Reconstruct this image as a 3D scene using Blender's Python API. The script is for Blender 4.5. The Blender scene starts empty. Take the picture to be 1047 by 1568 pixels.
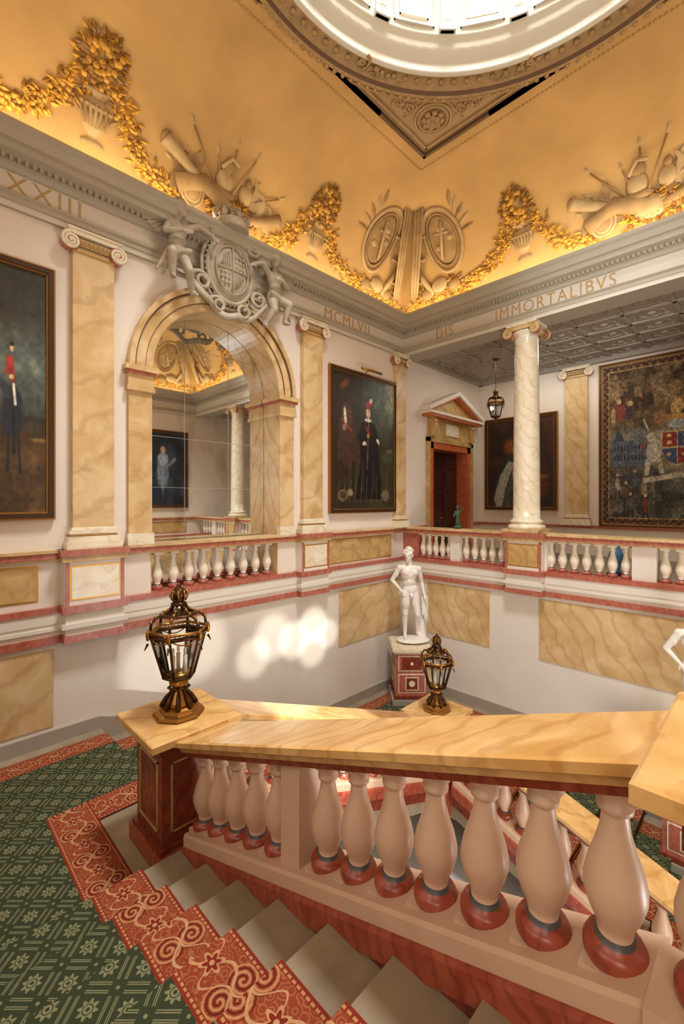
import bpy, bmesh, math, random
from mathutils import Vector, Matrix
import numpy as np
random.seed(4)
S=9.16
PI=math.pi
# ------------------------------------------------------------------ helpers
def lin(c):
    return tuple((x/12.92 if x<=0.04045 else ((x+0.055)/1.055)**2.4) for x in [v/255.0 for v in c])
def newmat(name):
    m=bpy.data.materials.new(name); m.use_nodes=True
    nt=m.node_tree; bs=nt.nodes['Principled BSDF']
    return m,nt,bs
def plain(name,c,rough=.5,metal=0,var=0.0,scale=6,bump=0):
    m,nt,bs=newmat(name); L=lin(c)
    bs.inputs['Base Color'].default_value=(*L,1); bs.inputs['Roughness'].default_value=rough; bs.inputs['Metallic'].default_value=metal
    if var>0 or bump>0:
        tc=nt.nodes.new('ShaderNodeTexCoord'); n=nt.nodes.new('ShaderNodeTexNoise'); n.inputs['Scale'].default_value=scale; n.inputs['Detail'].default_value=6
        nt.links.new(tc.outputs['Object'],n.inputs['Vector'])
        if var>0:
            r=nt.nodes.new('ShaderNodeValToRGB'); r.color_ramp.elements[0].position=.3; r.color_ramp.elements[1].position=.7
            r.color_ramp.elements[0].color=(*[x*(1-var) for x in L],1); r.color_ramp.elements[1].color=(*[min(1,x*(1+var)) for x in L],1)
            nt.links.new(n.outputs['Fac'],r.inputs['Fac']); nt.links.new(r.outputs['Color'],bs.inputs['Base Color'])
        if bump>0:
            b=nt.nodes.new('ShaderNodeBump'); b.inputs['Strength'].default_value=bump; b.inputs['Distance'].default_value=.02
            nt.links.new(n.outputs['Fac'],b.inputs['Height']); nt.links.new(b.outputs['Normal'],bs.inputs['Normal'])
    return m
def marble(name,c1,c2,vein,scale=1.2,rough=.25,rot=(.5,.4,.6),dist=7,veinw=.12,vs=.35):
    m,nt,bs=newmat(name); N=nt.nodes.new
    tc=N('ShaderNodeTexCoord'); mp=N('ShaderNodeMapping'); mp.inputs['Rotation'].default_value=rot
    w=N('ShaderNodeTexWave'); w.inputs['Scale'].default_value=scale; w.inputs['Distortion'].default_value=dist; w.inputs['Detail'].default_value=5; w.inputs['Detail Scale'].default_value=1.6
    n=N('ShaderNodeTexNoise'); n.inputs['Scale'].default_value=scale*1.6; n.inputs['Detail'].default_value=10; n.inputs['Distortion'].default_value=1.2
    r=N('ShaderNodeValToRGB'); r.color_ramp.elements[0].position=.35; r.color_ramp.elements[1].position=.66
    r.color_ramp.elements[0].color=(*lin(c1),1); r.color_ramp.elements[1].color=(*lin(c2),1)
    r2=N('ShaderNodeValToRGB'); r2.color_ramp.elements[0].position=0; r2.color_ramp.elements[1].position=veinw
    r2.color_ramp.elements[0].color=(vs,vs,vs,1); r2.color_ramp.elements[1].color=(0,0,0,1)
    mx=N('ShaderNodeMixRGB'); mx.inputs['Color2'].default_value=(*lin(vein),1)
    k=nt.links.new
    k(tc.outputs['Object'],mp.inputs['Vector']); k(mp.outputs['Vector'],w.inputs['Vector']); k(mp.outputs['Vector'],n.inputs['Vector'])
    k(n.outputs['Fac'],r.inputs['Fac']); k(w.outputs['Fac'],r2.inputs['Fac']); k(r2.outputs['Color'],mx.inputs['Fac']); k(r.outputs['Color'],mx.inputs['Color1'])
    k(mx.outputs['Color'],bs.inputs['Base Color']); bs.inputs['Roughness'].default_value=rough
    return m
M={}
M['wall']=plain('wall_plaster',(228,214,198),.7,var=.03,scale=2)
M['wallw']=plain('lower_wall_plaster',(228,218,204),.5,var=.03,scale=2)
M['cornice']=plain('cornice_stone',(174,163,142),.6)
M['frieze']=plain('frieze_plaster',(210,200,182),.6)
M['cove']=plain('cove_ochre_paint',(196,155,94),.8,var=.13,scale=1.3)
M['gris']=plain('grisaille_ochre',(158,124,78),.8,var=.2,scale=5)
M['grisl']=plain('grisaille_cream',(182,152,106),.8,var=.16,scale=5)
M['goldl']=plain('garland_gold',(206,154,58),.7,var=.25,scale=9)
M['goldd']=plain('garland_dark_gold',(152,106,40),.7,var=.25,scale=9)
M['span']=plain('spandrel_ochre',(168,138,96),.7,var=.08,scale=3)
M['spanr']=plain('spandrel_relief',(172,140,94),.6,var=.15,scale=9)
M['brown']=plain('moulding_brown',(104,74,46),.6)
M['dome']=plain('dome_cream',(214,207,190),.6)
M['domegold']=plain('dome_gold',(214,170,84),.5)
M['sienna']=marble('sienna_marble',(198,162,108),(222,192,144),(170,128,78),1.3,.3,(.5,.3,.5),6,.2,.4)
M['sienna2']=marble('sienna_panel_marble',(184,146,88),(206,172,114),(156,114,62),2.0,.3,(.9,.5,.2),7,.25,.4)
M['cream']=marble('cream_marble_panel',(226,210,178),(236,225,200),(202,172,124),2.0,.25,(.3,.6,.2),8,.15,.4)
M['coping']=marble('polished_sienna_coping',(198,148,84),(222,180,118),(162,108,54),1.6,.12,(.2,.3,.4),8,.2,.4)
M['red']=marble('rosso_marble',(150,62,42),(172,86,62),(112,38,26),4,.3,(.4,.2,.7),8,.3,.5)
M['redl']=marble('pink_marble',(172,94,74),(188,114,92),(146,68,52),4,.3,(.4,.2,.7),8,.3,.5)
M['redd']=marble('dark_rosso_marble',(118,46,30),(140,64,44),(82,28,18),4,.25,(.4,.2,.7),8,.3,.5)
M['bal']=plain('baluster_stone',(212,176,146),.35,var=.05,scale=8)
M['balw']=plain('baluster_cream',(236,224,202),.35)
M['slate']=plain('slate_ring',(84,82,80),.4)
M['joint']=plain('mirror_joint',(150,144,130),.5)
M['gold']=plain('gilt',(196,146,66),.35,metal=.7)
M['goldp']=plain('gilt_letters',(186,148,86),.5,metal=.2)
M['statue']=plain('white_marble',(234,226,214),.4,var=.05,scale=4)
M['sculpt']=plain('carved_stone',(172,158,136),.6,var=.16,scale=7)
M['bronze']=plain('dark_bronze',(80,54,30),.35,metal=.8,var=.3,scale=20)
M['brass']=plain('brass',(170,120,56),.3,metal=.9)
M['wood']=plain('mahogany',(62,26,16),.3,var=.3,scale=5)
M['orange']=marble('orange_marble_architrave',(186,92,50),(204,114,68),(150,60,30),3.5,.3)
M['stone']=plain('step_stone',(150,132,106),.6,var=.16,scale=5,bump=.05)
M['floorst']=plain('ground_stone',(226,222,214),.35,var=.05,scale=2)
M['grey']=plain('grey_skirting',(160,150,134),.6,var=.06,scale=3)
M['frame']=plain('picture_frame_dark_gilt',(72,46,24),.4,metal=.4)
M['framein']=plain('picture_frame_gilt_slip',(164,114,56),.4,metal=.6)
M['galc']=plain('gallery_ceiling_plaster',(166,154,138),.7)
M['candle']=plain('candle_tube',(240,232,214),.5)
M['blue']=plain('blue_porcelain',(70,110,140),.2,var=.4,scale=20)
M['green']=plain('green_bronze_patina',(50,84,66),.4,var=.3,scale=12)
m,nt,bs=newmat('antique_mirror'); bs.inputs['Metallic'].default_value=1; bs.inputs['Roughness'].default_value=.02
n=nt.nodes.new('ShaderNodeTexNoise'); n.inputs['Scale'].default_value=6; n.inputs['Detail'].default_value=8
r=nt.nodes.new('ShaderNodeValToRGB'); r.color_ramp.elements[0].position=.30; r.color_ramp.elements[1].position=.45
r.color_ramp.elements[0].color=(.68,.66,.60,1); r.color_ramp.elements[1].color=(.90,.93,.94,1)
nt.links.new(n.outputs['Fac'],r.inputs['Fac']); nt.links.new(r.outputs['Color'],bs.inputs['Base Color']); M['mirror']=m
m,nt,bs=newmat('lantern_glass'); N=nt.nodes.new
tr=N('ShaderNodeBsdfTransparent'); tr.inputs[0].default_value=(.92,.93,.92,1); gl=N('ShaderNodeBsdfGlossy'); gl.inputs['Roughness'].default_value=.03
mx=N('ShaderNodeMixShader'); fr=N('ShaderNodeFresnel'); fr.inputs[0].default_value=1.5
nt.links.new(fr.outputs[0],mx.inputs[0]); nt.links.new(tr.outputs[0],mx.inputs[1]); nt.links.new(gl.outputs[0],mx.inputs[2]); nt.links.new(mx.outputs[0],nt.nodes['Material Output'].inputs['Surface']); M['glass']=m
# carpet materials -----------------------------------------------------
def mathn(nt,op,a,b=None,c=None):
    n=nt.nodes.new('ShaderNodeMath'); n.operation=op
    for i,v in enumerate((a,b,c)):
        if v is None: continue
        if isinstance(v,(int,float)): n.inputs[i].default_value=v
        else: nt.links.new(v,n.inputs[i])
    return n.outputs[0]
def mixc(nt,f,a,b):
    n=nt.nodes.new('ShaderNodeMixRGB'); nt.links.new(f,n.inputs[0])
    for i,v in ((1,a),(2,b)):
        if isinstance(v,tuple): n.inputs[i].default_value=(*v,1)
        else: nt.links.new(v,n.inputs[i])
    return n.outputs[0]
def carpet_green():
    m,nt,bs=newmat('carpet_green_lattice'); uv=nt.nodes.new('ShaderNodeUVMap'); sp=nt.nodes.new('ShaderNodeSeparateXYZ'); nt.links.new(uv.outputs[0],sp.inputs[0])
    x,y=sp.outputs[0],sp.outputs[1]; p=.27
    u=mathn(nt,'DIVIDE',mathn(nt,'ADD',x,y),p); v=mathn(nt,'DIVIDE',mathn(nt,'SUBTRACT',x,y),p)
    fu=mathn(nt,'SUBTRACT',mathn(nt,'FRACT',u),.5); fv=mathn(nt,'SUBTRACT',mathn(nt,'FRACT',v),.5)
    au=mathn(nt,'ABSOLUTE',fu); av=mathn(nt,'ABSOLUTE',fv)
    mxx=mathn(nt,'MAXIMUM',au,av); mn=mathn(nt,'MINIMUM',au,av)
    line=mathn(nt,'MULTIPLY',mathn(nt,'GREATER_THAN',mxx,.36),mathn(nt,'LESS_THAN',mxx,.44)); line=mathn(nt,'MULTIPLY',line,mathn(nt,'LESS_THAN',mn,.30))
    line=mathn(nt,'MULTIPLY',line,mathn(nt,'GREATER_THAN',mathn(nt,'ABSOLUTE',mathn(nt,'SUBTRACT',mxx,.40)),.012))
    d=mathn(nt,'SQRT',mathn(nt,'ADD',mathn(nt,'MULTIPLY',fu,fu),mathn(nt,'MULTIPLY',fv,fv)))
    ang=mathn(nt,'ARCTAN2',fv,fu); pet=mathn(nt,'MULTIPLY',mathn(nt,'COSINE',mathn(nt,'MULTIPLY',ang,8)),.05)
    fl=mathn(nt,'MULTIPLY',mathn(nt,'LESS_THAN',d,mathn(nt,'ADD',pet,.21)),mathn(nt,'GREATER_THAN',d,.05))
    fl=mathn(nt,'MULTIPLY',fl,mathn(nt,'GREATER_THAN',mathn(nt,'ABSOLUTE',mathn(nt,'SUBTRACT',d,.12)),.014))
    cu=mathn(nt,'SUBTRACT',.5,au); cv=mathn(nt,'SUBTRACT',.5,av); dk=mathn(nt,'SQRT',mathn(nt,'ADD',mathn(nt,'MULTIPLY',cu,cu),mathn(nt,'MULTIPLY',cv,cv)))
    kn=mathn(nt,'LESS_THAN',dk,.05)
    msk=mathn(nt,'MAXIMUM',mathn(nt,'MAXIMUM',line,fl),kn)
    ns=nt.nodes.new('ShaderNodeTexNoise'); ns.inputs['Scale'].default_value=300
    msk=mathn(nt,'MULTIPLY',msk,mathn(nt,'ADD',mathn(nt,'MULTIPLY',ns.outputs['Fac'],.5),.5))
    c=mixc(nt,msk,lin((54,58,38)),lin((134,130,94)))
    nt.links.new(c,bs.inputs['Base Color']); bs.inputs['Roughness'].default_value=.95; bs.inputs['Specular IOR Level'].default_value=.1
    return m
def carpet_red():
    m,nt,bs=newmat('carpet_red_scroll_border'); uv=nt.nodes.new('ShaderNodeUVMap'); sp=nt.nodes.new('ShaderNodeSeparateXYZ'); nt.links.new(uv.outputs[0],sp.inputs[0])
    x,y=sp.outputs[0],sp.outputs[1]; P=.36
    v=mathn(nt,'SUBTRACT',y,.5); ph=mathn(nt,'MULTIPLY',x,2*PI/P)
    sw=mathn(nt,'MULTIPLY',mathn(nt,'SINE',ph),.22)
    s1=mathn(nt,'LESS_THAN',mathn(nt,'ABSOLUTE',mathn(nt,'SUBTRACT',v,sw)),.026)
    sw2=mathn(nt,'MULTIPLY',mathn(nt,'SINE',mathn(nt,'MULTIPLY',ph,2)),.12)
    s2=mathn(nt,'LESS_THAN',mathn(nt,'ABSOLUTE',mathn(nt,'SUBTRACT',mathn(nt,'ADD',v,sw),sw2)),.018)
    fx=mathn(nt,'MULTIPLY',mathn(nt,'SUBTRACT',mathn(nt,'FRACT',mathn(nt,'DIVIDE',x,P)),.5),P/.34)
    d=mathn(nt,'SQRT',mathn(nt,'ADD',mathn(nt,'MULTIPLY',fx,fx),mathn(nt,'MULTIPLY',v,v)))
    ang=mathn(nt,'ARCTAN2',v,fx); pc=mathn(nt,'COSINE',mathn(nt,'MULTIPLY',ang,6))
    ros=mathn(nt,'LESS_THAN',d,mathn(nt,'ADD',mathn(nt,'MULTIPLY',pc,.045),.15)); ros2=mathn(nt,'LESS_THAN',d,mathn(nt,'ADD',mathn(nt,'MULTIPLY',pc,.035),.105)); core=mathn(nt,'LESS_THAN',d,.04)
    fx2=mathn(nt,'MULTIPLY',mathn(nt,'SUBTRACT',mathn(nt,'FRACT',mathn(nt,'ADD',mathn(nt,'DIVIDE',x,P),.5)),.5),P/.34)
    av=mathn(nt,'SUBTRACT',mathn(nt,'ABSOLUTE',v),.19)
    d2=mathn(nt,'SQRT',mathn(nt,'ADD',mathn(nt,'MULTIPLY',fx2,fx2),mathn(nt,'MULTIPLY',av,av)))
    a2=mathn(nt,'ARCTAN2',av,fx2)
    sn=mathn(nt,'SINE',mathn(nt,'ADD',mathn(nt,'MULTIPLY',d2,62),a2))
    spi=mathn(nt,'MULTIPLY',mathn(nt,'GREATER_THAN',sn,.5),mathn(nt,'LESS_THAN',d2,.23))
    spc=mathn(nt,'MULTIPLY',mathn(nt,'LESS_THAN',sn,-.6),mathn(nt,'LESS_THAN',d2,.23))
    vo=nt.nodes.new('ShaderNodeTexVoronoi'); vo.inputs['Scale'].default_value=19
    mp=nt.nodes.new('ShaderNodeCombineXYZ'); nt.links.new(x,mp.inputs[0]); nt.links.new(mathn(nt,'MULTIPLY',y,.34),mp.inputs[1]); nt.links.new(mp.outputs[0],vo.inputs['Vector'])
    vr=mathn(nt,'GREATER_THAN',mathn(nt,'SINE',mathn(nt,'MULTIPLY',vo.outputs['Distance'],22)),.55)
    ns=nt.nodes.new('ShaderNodeTexNoise'); ns.inputs['Scale'].default_value=250
    c=mixc(nt,mathn(nt,'MULTIPLY',vr,.5),lin((142,62,38)),lin((184,122,80)))
    c=mixc(nt,spc,c,lin((96,30,22)))
    c=mixc(nt,spi,c,lin((192,134,90)))
    c=mixc(nt,mathn(nt,'MAXIMUM',s1,s2),c,lin((196,150,104)))
    c=mixc(nt,ros,c,lin((196,146,100))); c=mixc(nt,ros2,c,lin((122,36,26))); c=mixc(nt,core,c,lin((196,150,104)))
    va=mathn(nt,'ABSOLUTE',v)
    c=mixc(nt,mathn(nt,'GREATER_THAN',va,.40),c,lin((132,44,28)))
    ed=mathn(nt,'MULTIPLY',mathn(nt,'GREATER_THAN',va,.415),mathn(nt,'LESS_THAN',va,.455)); ed=mathn(nt,'MULTIPLY',ed,mathn(nt,'GREATER_THAN',mathn(nt,'SINE',mathn(nt,'MULTIPLY',x,200)),-.5))
    c=mixc(nt,ed,c,lin((190,138,92)))
    c=mixc(nt,mathn(nt,'MULTIPLY',ns.outputs['Fac'],.5),c,lin((98,46,28)))
    nt.links.new(c,bs.inputs['Base Color']); bs.inputs['Roughness'].default_value=.95; bs.inputs['Specular IOR Level'].default_value=.1
    return m
M['cg']=carpet_green(); M['cr']=carpet_red(); M['cred']=plain('carpet_edge_dark_red',(84,22,16),.9)
# ------------------------------------------------------------------ builder
class B:
    def __init__(s,name,mats):
        s.n=name; s.mats=[M[k] if isinstance(k,str) else k for k in mats]; s.v=[];s.f=[];s.m=[];s.sm=[];s.uv=[];s.T=None;s.hasuv=False
    def add(s,vs,fs,m=0,smooth=False,uv=None):
        o=len(s.v)
        if s.T: vs=[s.T(*p) for p in vs]
        s.v.extend([tuple(p) for p in vs])
        s.uv.extend(uv if uv else [(0,0)]*len(vs))
        if uv: s.hasuv=True
        for f in fs:
            s.f.append(tuple(o+i for i in f)); s.m.append(m); s.sm.append(smooth)
    def box(s,x0,x1,y0,y1,z0,z1,m=0):
        s.add([(x0,y0,z0),(x1,y0,z0),(x1,y1,z0),(x0,y1,z0),(x0,y0,z1),(x1,y0,z1),(x1,y1,z1),(x0,y1,z1)],
              [(0,3,2,1),(4,5,6,7),(0,1,5,4),(1,2,6,5),(2,3,7,6),(3,0,4,7)],m)
    def extr(s,poly,vec,m=0,smooth=False):
        n=len(poly); vs=[tuple(p) for p in poly]+[tuple(Vector(p)+Vector(vec)) for p in poly]
        s.add(vs,[tuple(range(n))[::-1],tuple(range(n,2*n))],m)
        s.add(vs,[(i,(i+1)%n,n+(i+1)%n,n+i) for i in range(n)],m,smooth)
    def lathe(s,prof,c=(0,0,0),seg=16,m=0,smooth=True,rot=0,mi=None,caps=True):
        n=len(prof)
        vs=[(c[0]+r*math.cos(rot+2*PI*k/seg),c[1]+r*math.sin(rot+2*PI*k/seg),c[2]+z) for r,z in prof for k in range(seg)]
        o=len(s.v)
        s.add(vs,[],m)
        for i in range(n-1):
            for k in range(seg):
                s.f.append((o+i*seg+k,o+i*seg+(k+1)%seg,o+(i+1)*seg+(k+1)%seg,o+(i+1)*seg+k)); s.m.append(mi[i] if mi else m); s.sm.append(smooth)
        if caps:
            s.f.append(tuple(o+k for k in range(seg))[::-1]); s.m.append(mi[0] if mi else m); s.sm.append(False)
            s.f.append(tuple(o+(n-1)*seg+k for k in range(seg))); s.m.append(mi[-1] if mi else m); s.sm.append(False)
    def ell(s,c,r,m=0,seg=10,rings=6,R=None,smooth=True):
        if isinstance(r,(int,float)): r=(r,r,r)
        vs=[];fs=[]
        for i in range(rings+1):
            th=PI*i/rings
            for k in range(seg):
                p=Vector((r[0]*math.sin(th)*math.cos(2*PI*k/seg),r[1]*math.sin(th)*math.sin(2*PI*k/seg),r[2]*math.cos(th)))
                if R: p=R@p
                vs.append((c[0]+p.x,c[1]+p.y,c[2]+p.z))
        for i in range(rings):
            for k in range(seg): fs.append((i*seg+k,i*seg+(k+1)%seg,(i+1)*seg+(k+1)%seg,(i+1)*seg+k))
        s.add(vs,fs,m,smooth)
    def tube(s,path,r,seg=8,m=0,smooth=True,closed=False,caps=True):
        P=[Vector(p) for p in path]; n=len(P)
        if not isinstance(r,(list,tuple)): r=[r]*n
        vs=[];fs=[]; prev=None
        for i in range(n):
            a=P[(i-1)%n] if (closed or i>0) else P[i]; b=P[(i+1)%n] if (closed or i<n-1) else P[i]
            t=(b-a)
            if t.length<1e-9: t=Vector((0,0,1))
            t.normalize()
            if prev is None:
                u=t.cross(Vector((0,0,1))); 
                if u.length<.1: u=t.cross(Vector((1,0,0)))
            else: u=prev-t*prev.dot(t)
            u.normalize(); prev=u; w=t.cross(u)
            for k in range(seg):
                q=P[i]+u*(r[i]*math.cos(2*PI*k/seg))+w*(r[i]*math.sin(2*PI*k/seg)); vs.append(tuple(q))
        e=n if closed else n-1
        for i in range(e):
            j=(i+1)%n
            for k in range(seg): fs.append((i*seg+k,i*seg+(k+1)%seg,j*seg+(k+1)%seg,j*seg+k))
        if not closed and caps: fs+= [tuple(range(seg))[::-1],tuple((n-1)*seg+k for k in range(seg))]
        s.add(vs,fs,m,smooth)
    def build(s,parent=None,matrix=None,recalc=True):
        me=bpy.data.meshes.new(s.n); me.from_pydata(s.v,[],s.f)
        for mt in s.mats: me.materials.append(mt)
        me.polygons.foreach_set('material_index',s.m); me.polygons.foreach_set('use_smooth',s.sm)
        if s.hasuv:
            ul=me.uv_layers.new(name='UVMap')
            for l in me.loops: ul.data[l.index].uv=s.uv[l.vertex_index]
        if recalc:
            bm=bmesh.new(); bm.from_mesh(me); bmesh.ops.recalc_face_normals(bm,faces=bm.faces); bm.to_mesh(me); bm.free()
        me.update()
        ob=bpy.data.objects.new(s.n,me); bpy.context.scene.collection.objects.link(ob)
        if matrix is not None: ob.matrix_world=matrix
        if parent: ob.parent=parent
        return ob
def empty(name,loc=(0,0,0),rz=0):
    e=bpy.data.objects.new(name,None); e.location=loc; e.rotation_euler=(0,0,rz); bpy.context.scene.collection.objects.link(e); return e
# wall frames : given in left wall coordinates (x=n, y, z)
def Tl(x,y,z): return (x,y,z)
def Tf(x,y,z): return (y+S,-x,z)
def Tr(x,y,z): return (S-x,-(y+S),z)
def Tn(x,y,z): return (-(y+S)+S, -S+x, z)
WT=[Tl,Tf,Tr,Tn]
# ------------------------------------------------------------------ shell
GZ=-3.8; FZ=.1; LA=-1.31; LB=-2.5; UF=-.17; GY=3.6
b=B('wall_left',['wall','wallw'])
X0=-.5
AC=-4.58; AR=1.07; AZ=3.33
def wbox(y0,y1,z0,z1): b.box(X0,0,y0,y1,z0,z1,1 if z1<1 else 0)
wbox(-S,AC-AR,GZ,0); wbox(AC+AR,1.0,GZ,0); wbox(-S,AC-AR,0,5.6); wbox(AC+AR,1.0,0,5.6)
wbox(AC-AR,AC+AR,GZ,.22)
wbox(1.0,2.95,GZ,FZ); wbox(1.0,2.95,3.0,5.6); wbox(2.95,GY+.3,GZ,5.6)
K=28
for k in range(K):
    a0=PI*k/K; a1=PI*(k+1)/K
    p=[(0,AC-AR*math.cos(a0),AZ+AR*math.sin(a0)),(0,AC-AR*math.cos(a1),AZ+AR*math.sin(a1)),(0,AC-AR*math.cos(a1),5.6),(0,AC-AR*math.cos(a0),5.6)]
    b.extr(p,(X0,0,0))
b.box(X0-.2,X0,-S,GY,GZ,5.6)
b.build()
b=B('wall_far_lower',['wallw']); b.box(-.5,S+.5,0,.5,GZ,.22); b.build()
b=B('wall_gallery_back',['wall']); b.box(-.5,S+.5,GY,GY+.3,FZ-.3,5.2); b.build()
b=B('wall_right',['wall']); b.box(S,S+.5,-S-.4,GY,GZ,5.6); b.build()
b=B('wall_near',['wall']); b.box(-.5,S,-S-.4,-S,GZ,5.6); b.build()
b=B('floor_gallery',['stone']); b.box(0,S,.5,GY,FZ-.3,FZ); b.build()
b=B('floor_ground',['floorst']); b.box(-.5,S+.5,-S-.4,.5,GZ-.2,GZ); b.build()
b=B('ceiling_gallery',['galc','brown'])
b.box(0,S,.45,GY,4.92,5.1)
for i in range(12):
    x=.25+i*.76
    b.box(x-.03,x+.03,.45,GY,4.88,4.92)
for j in range(6):
    y=.5+j*.62
    b.box(0,S,y-.03,y+.03,4.88,4.92)
for i in range(11):
    for j in range(5):
        cx=.63+i*.76; cy=.81+j*.62
        b.tube([(cx+.2*math.cos(q*PI/6),cy+.2*math.sin(q*PI/6),4.915) for q in range(12)],.02,5,0,closed=True)
        b.ell((cx,cy,4.92),(.08,.08,.04),0,8,4)
        for q in range(4):
            a=q*PI/2+PI/4; b.ell((cx+.27*math.cos(a),cy+.25*math.sin(a),4.92),(.05,.05,.025),0,6,4)
b.box(0,S,GY-.12,GY,4.80,4.92)
b.box(0,.1,.45,GY,4.80,4.92)
b.build()
# entablature
prof=[(-.02,4.80),(.05,4.80),(.05,4.87),(.07,4.87),(.07,4.93),(.10,4.945),(.10,4.96),(.03,4.965),(.03,5.20),(.06,5.21),(.08,5.25),(.12,5.27),(.12,5.30),(.25,5.33),(.25,5.41),(.29,5.42),(.33,5.50),(.37,5.53),(.37,5.58),(-.02,5.60)]
b=B('trim_entablature',['cornice','frieze'])
n=len(prof); vs=[]
for (o,z) in prof: vs+=[(o,-o,z),(S-o,-o,z),(S-o,-S+o,z),(o,-S+o,z)]
for i in range(n-1):
    for k in range(4): b.add([vs[i*4+k],vs[i*4+(k+1)%4],vs[(i+1)*4+(k+1)%4],vs[(i+1)*4+k]],[(0,1,2,3)],1 if i==7 or i==1 else 0)
b.box(.0,S,.02,.45,4.80,5.6,0)
for T in WT:
    b.T=T
    for i in range(128):
        y=-S+.12+i*.07
        b.box(.11,.17,y,y+.035,5.265,5.31,0)
b.T=None
b.build(recalc=True)
# cove
CR=1.8; CZ=5.58
def cove(s,t,h):
    h=h*.62
    th=t/CR; return (CR-CR*math.cos(th)+h*math.cos(th), s-S, CZ+CR*math.sin(th)-h*math.sin(th))
b=B('ceiling_cove',['cove'])
NA=24
for T in WT:
    b.T=T; vs=[]
    for i in range(NA+1):
        th=PI/2*i/NA; o=CR-CR*math.cos(th); z=CZ+CR*math.sin(th)
        vs+=[(o,-S+o,z),(o,-o,z)]
    fs=[(2*i,2*i+1,2*i+3,2*i+2) for i in range(NA)]
    b.add(vs,fs,0,True)
b.build(recalc=False)
C=S/2; CEZ=CZ+CR; H=C-CR; RR=2.74
b=B('ceiling_spandrels',['span','spanr','brown'])
NN=96
def sq(a):
    c,s_=math.cos(a),math.sin(a); k=H/max(abs(c),abs(s_)); return c*k,s_*k
for k in range(NN):
    a0=2*PI*k/NN; a1=2*PI*(k+1)/NN
    p0=sq(a0);p1=sq(a1)
    b.add([(C+RR*math.cos(a0),-C+RR*math.sin(a0),CEZ),(C+RR*math.cos(a1),-C+RR*math.sin(a1),CEZ),(C+p1[0],-C+p1[1],CEZ),(C+p0[0],-C+p0[1],CEZ)],[(0,1,2,3)],0)
for q in range(4):
    def TT(x,y,z,q=q):
        a=-q*PI/2; X=x*math.cos(a)-y*math.sin(a); Y=x*math.sin(a)+y*math.cos(a)
        return (C+X,-C+Y,z)
    b.T=TT
    b.box(-H,-H+.05,-1.6,H,CEZ-.05,CEZ,2); b.box(-H,1.6,H-.05,H,CEZ-.05,CEZ,2)  # brown edge border; its dark tone stands in for the shadow gap
    b.box(-H+.12,-H+.15,.6,H-.12,CEZ-.03,CEZ,1); b.box(-H+.12,-.6,H-.15,H-.12,CEZ-.03,CEZ,1)
    pts=[((RR+.14)*math.cos(PI/2+PI/4+e),(RR+.14)*math.sin(PI/2+PI/4+e),CEZ-.01) for e in [(-.60+1.2*i/24) for i in range(25)]]
    b.tube(pts,.025,6,1)
    cx=-H+.52; cy=H-.52
    for rr in (.27,.22): b.tube([(cx+rr*math.cos(w*PI/12),cy+rr*math.sin(w*PI/12),CEZ-.01) for w in range(24)],.022,6,1,closed=True)
    for ring,(rr,nn) in enumerate(((.13,8),(.07,6))):
        for w in range(nn):
            a=2*PI*w/nn; b.ell((cx+rr*math.cos(a),cy+rr*math.sin(a),CEZ-.03-.02*ring),(.05,.05,.03),1,6,4)
    b.ell((cx,cy,CEZ-.06),(.04,.04,.03),1,8,4)
    for sgn in (0,1):
        f=(lambda x,y:(x,y)) if sgn==0 else (lambda x,y:(-y,-x))
        for i in range(6):
            px=cx+.40+ i*.20; py=cy+.13+.012*i+.035*math.sin(i*2.0)
            px2,py2=f(px,py); R0=.095*(1-.10*i)
            sp=[(px2+R0*(1-j/26)*math.cos(j*.55+i*PI),py2+R0*(1-j/26)*math.sin(j*.55+i*PI),CEZ-.012) for j in range(22)]
            b.tube(sp,.015,5,1)
            for w in range(9):
                a=random.random()*6.28; b.ell((px2+.11*math.cos(a),py2+.08*math.sin(a),CEZ-.01),(.04,.022,.022),1,6,4)
        c1=f(cx+.33,cy+.3); c2=f(cx+.33,cy-.24)
        b.tube([(c1[0],c1[1],CEZ-.01),(c2[0],c2[1],CEZ-.01)],.014,5,1)
b.T=None
b.build()
b=B('trim_cove_bead',['cove','gris'])
for T in WT:
    b.T=lambda s,t,h,T=T:T(*cove(s,t,h))
    t0=2.62; o=CR-CR*math.cos(t0/CR); L=S-2*o; nb=int(L/.055)
    for i in range(nb): b.ell((o+(i+.5)*L/nb,t0,.01),(.02,.022,.02),0,6,3)
    b.T=None
b.build()
b=B('ceiling_dome_drum',['dome','spanr','domegold','brown'])
dp=[(2.80,CEZ+.02),(2.82,CEZ-.05),(2.78,CEZ-.09),(2.73,CEZ-.09),(2.70,CEZ-.05),(2.68,CEZ-.01),(2.58,CEZ+.03),(2.53,CEZ-.01),(2.49,CEZ-.02),(2.47,CEZ+.02),(2.47,CEZ+.12),(2.42,CEZ+.14),(2.39,CEZ+.20),(2.36,CEZ+.22),(2.36,CEZ+.30),(2.32,CEZ+.32),(2.30,CEZ+.34),(2.30,CEZ+1.7),(2.2,CEZ+1.75),(2.15,CEZ+1.85),(2.2,CEZ+1.9)]
mi=[1,1,1,3,1,1,1,0,0,0]+[0]*20
b.lathe(dp,(C,-C,0),96,0,True,mi=mi[:len(dp)-1],caps=False)
for k in range(140):
    a=2*PI*k/140; b.ell((C+2.79*math.cos(a),-C+2.79*math.sin(a),CEZ-.09),(.035,.035,.025),1,6,3)
for k in range(96):
    a=2*PI*k/96; b.ell((C+2.62*math.cos(a),-C+2.62*math.sin(a),CEZ-.0),(.045,.045,.025),1,6,3)
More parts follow.
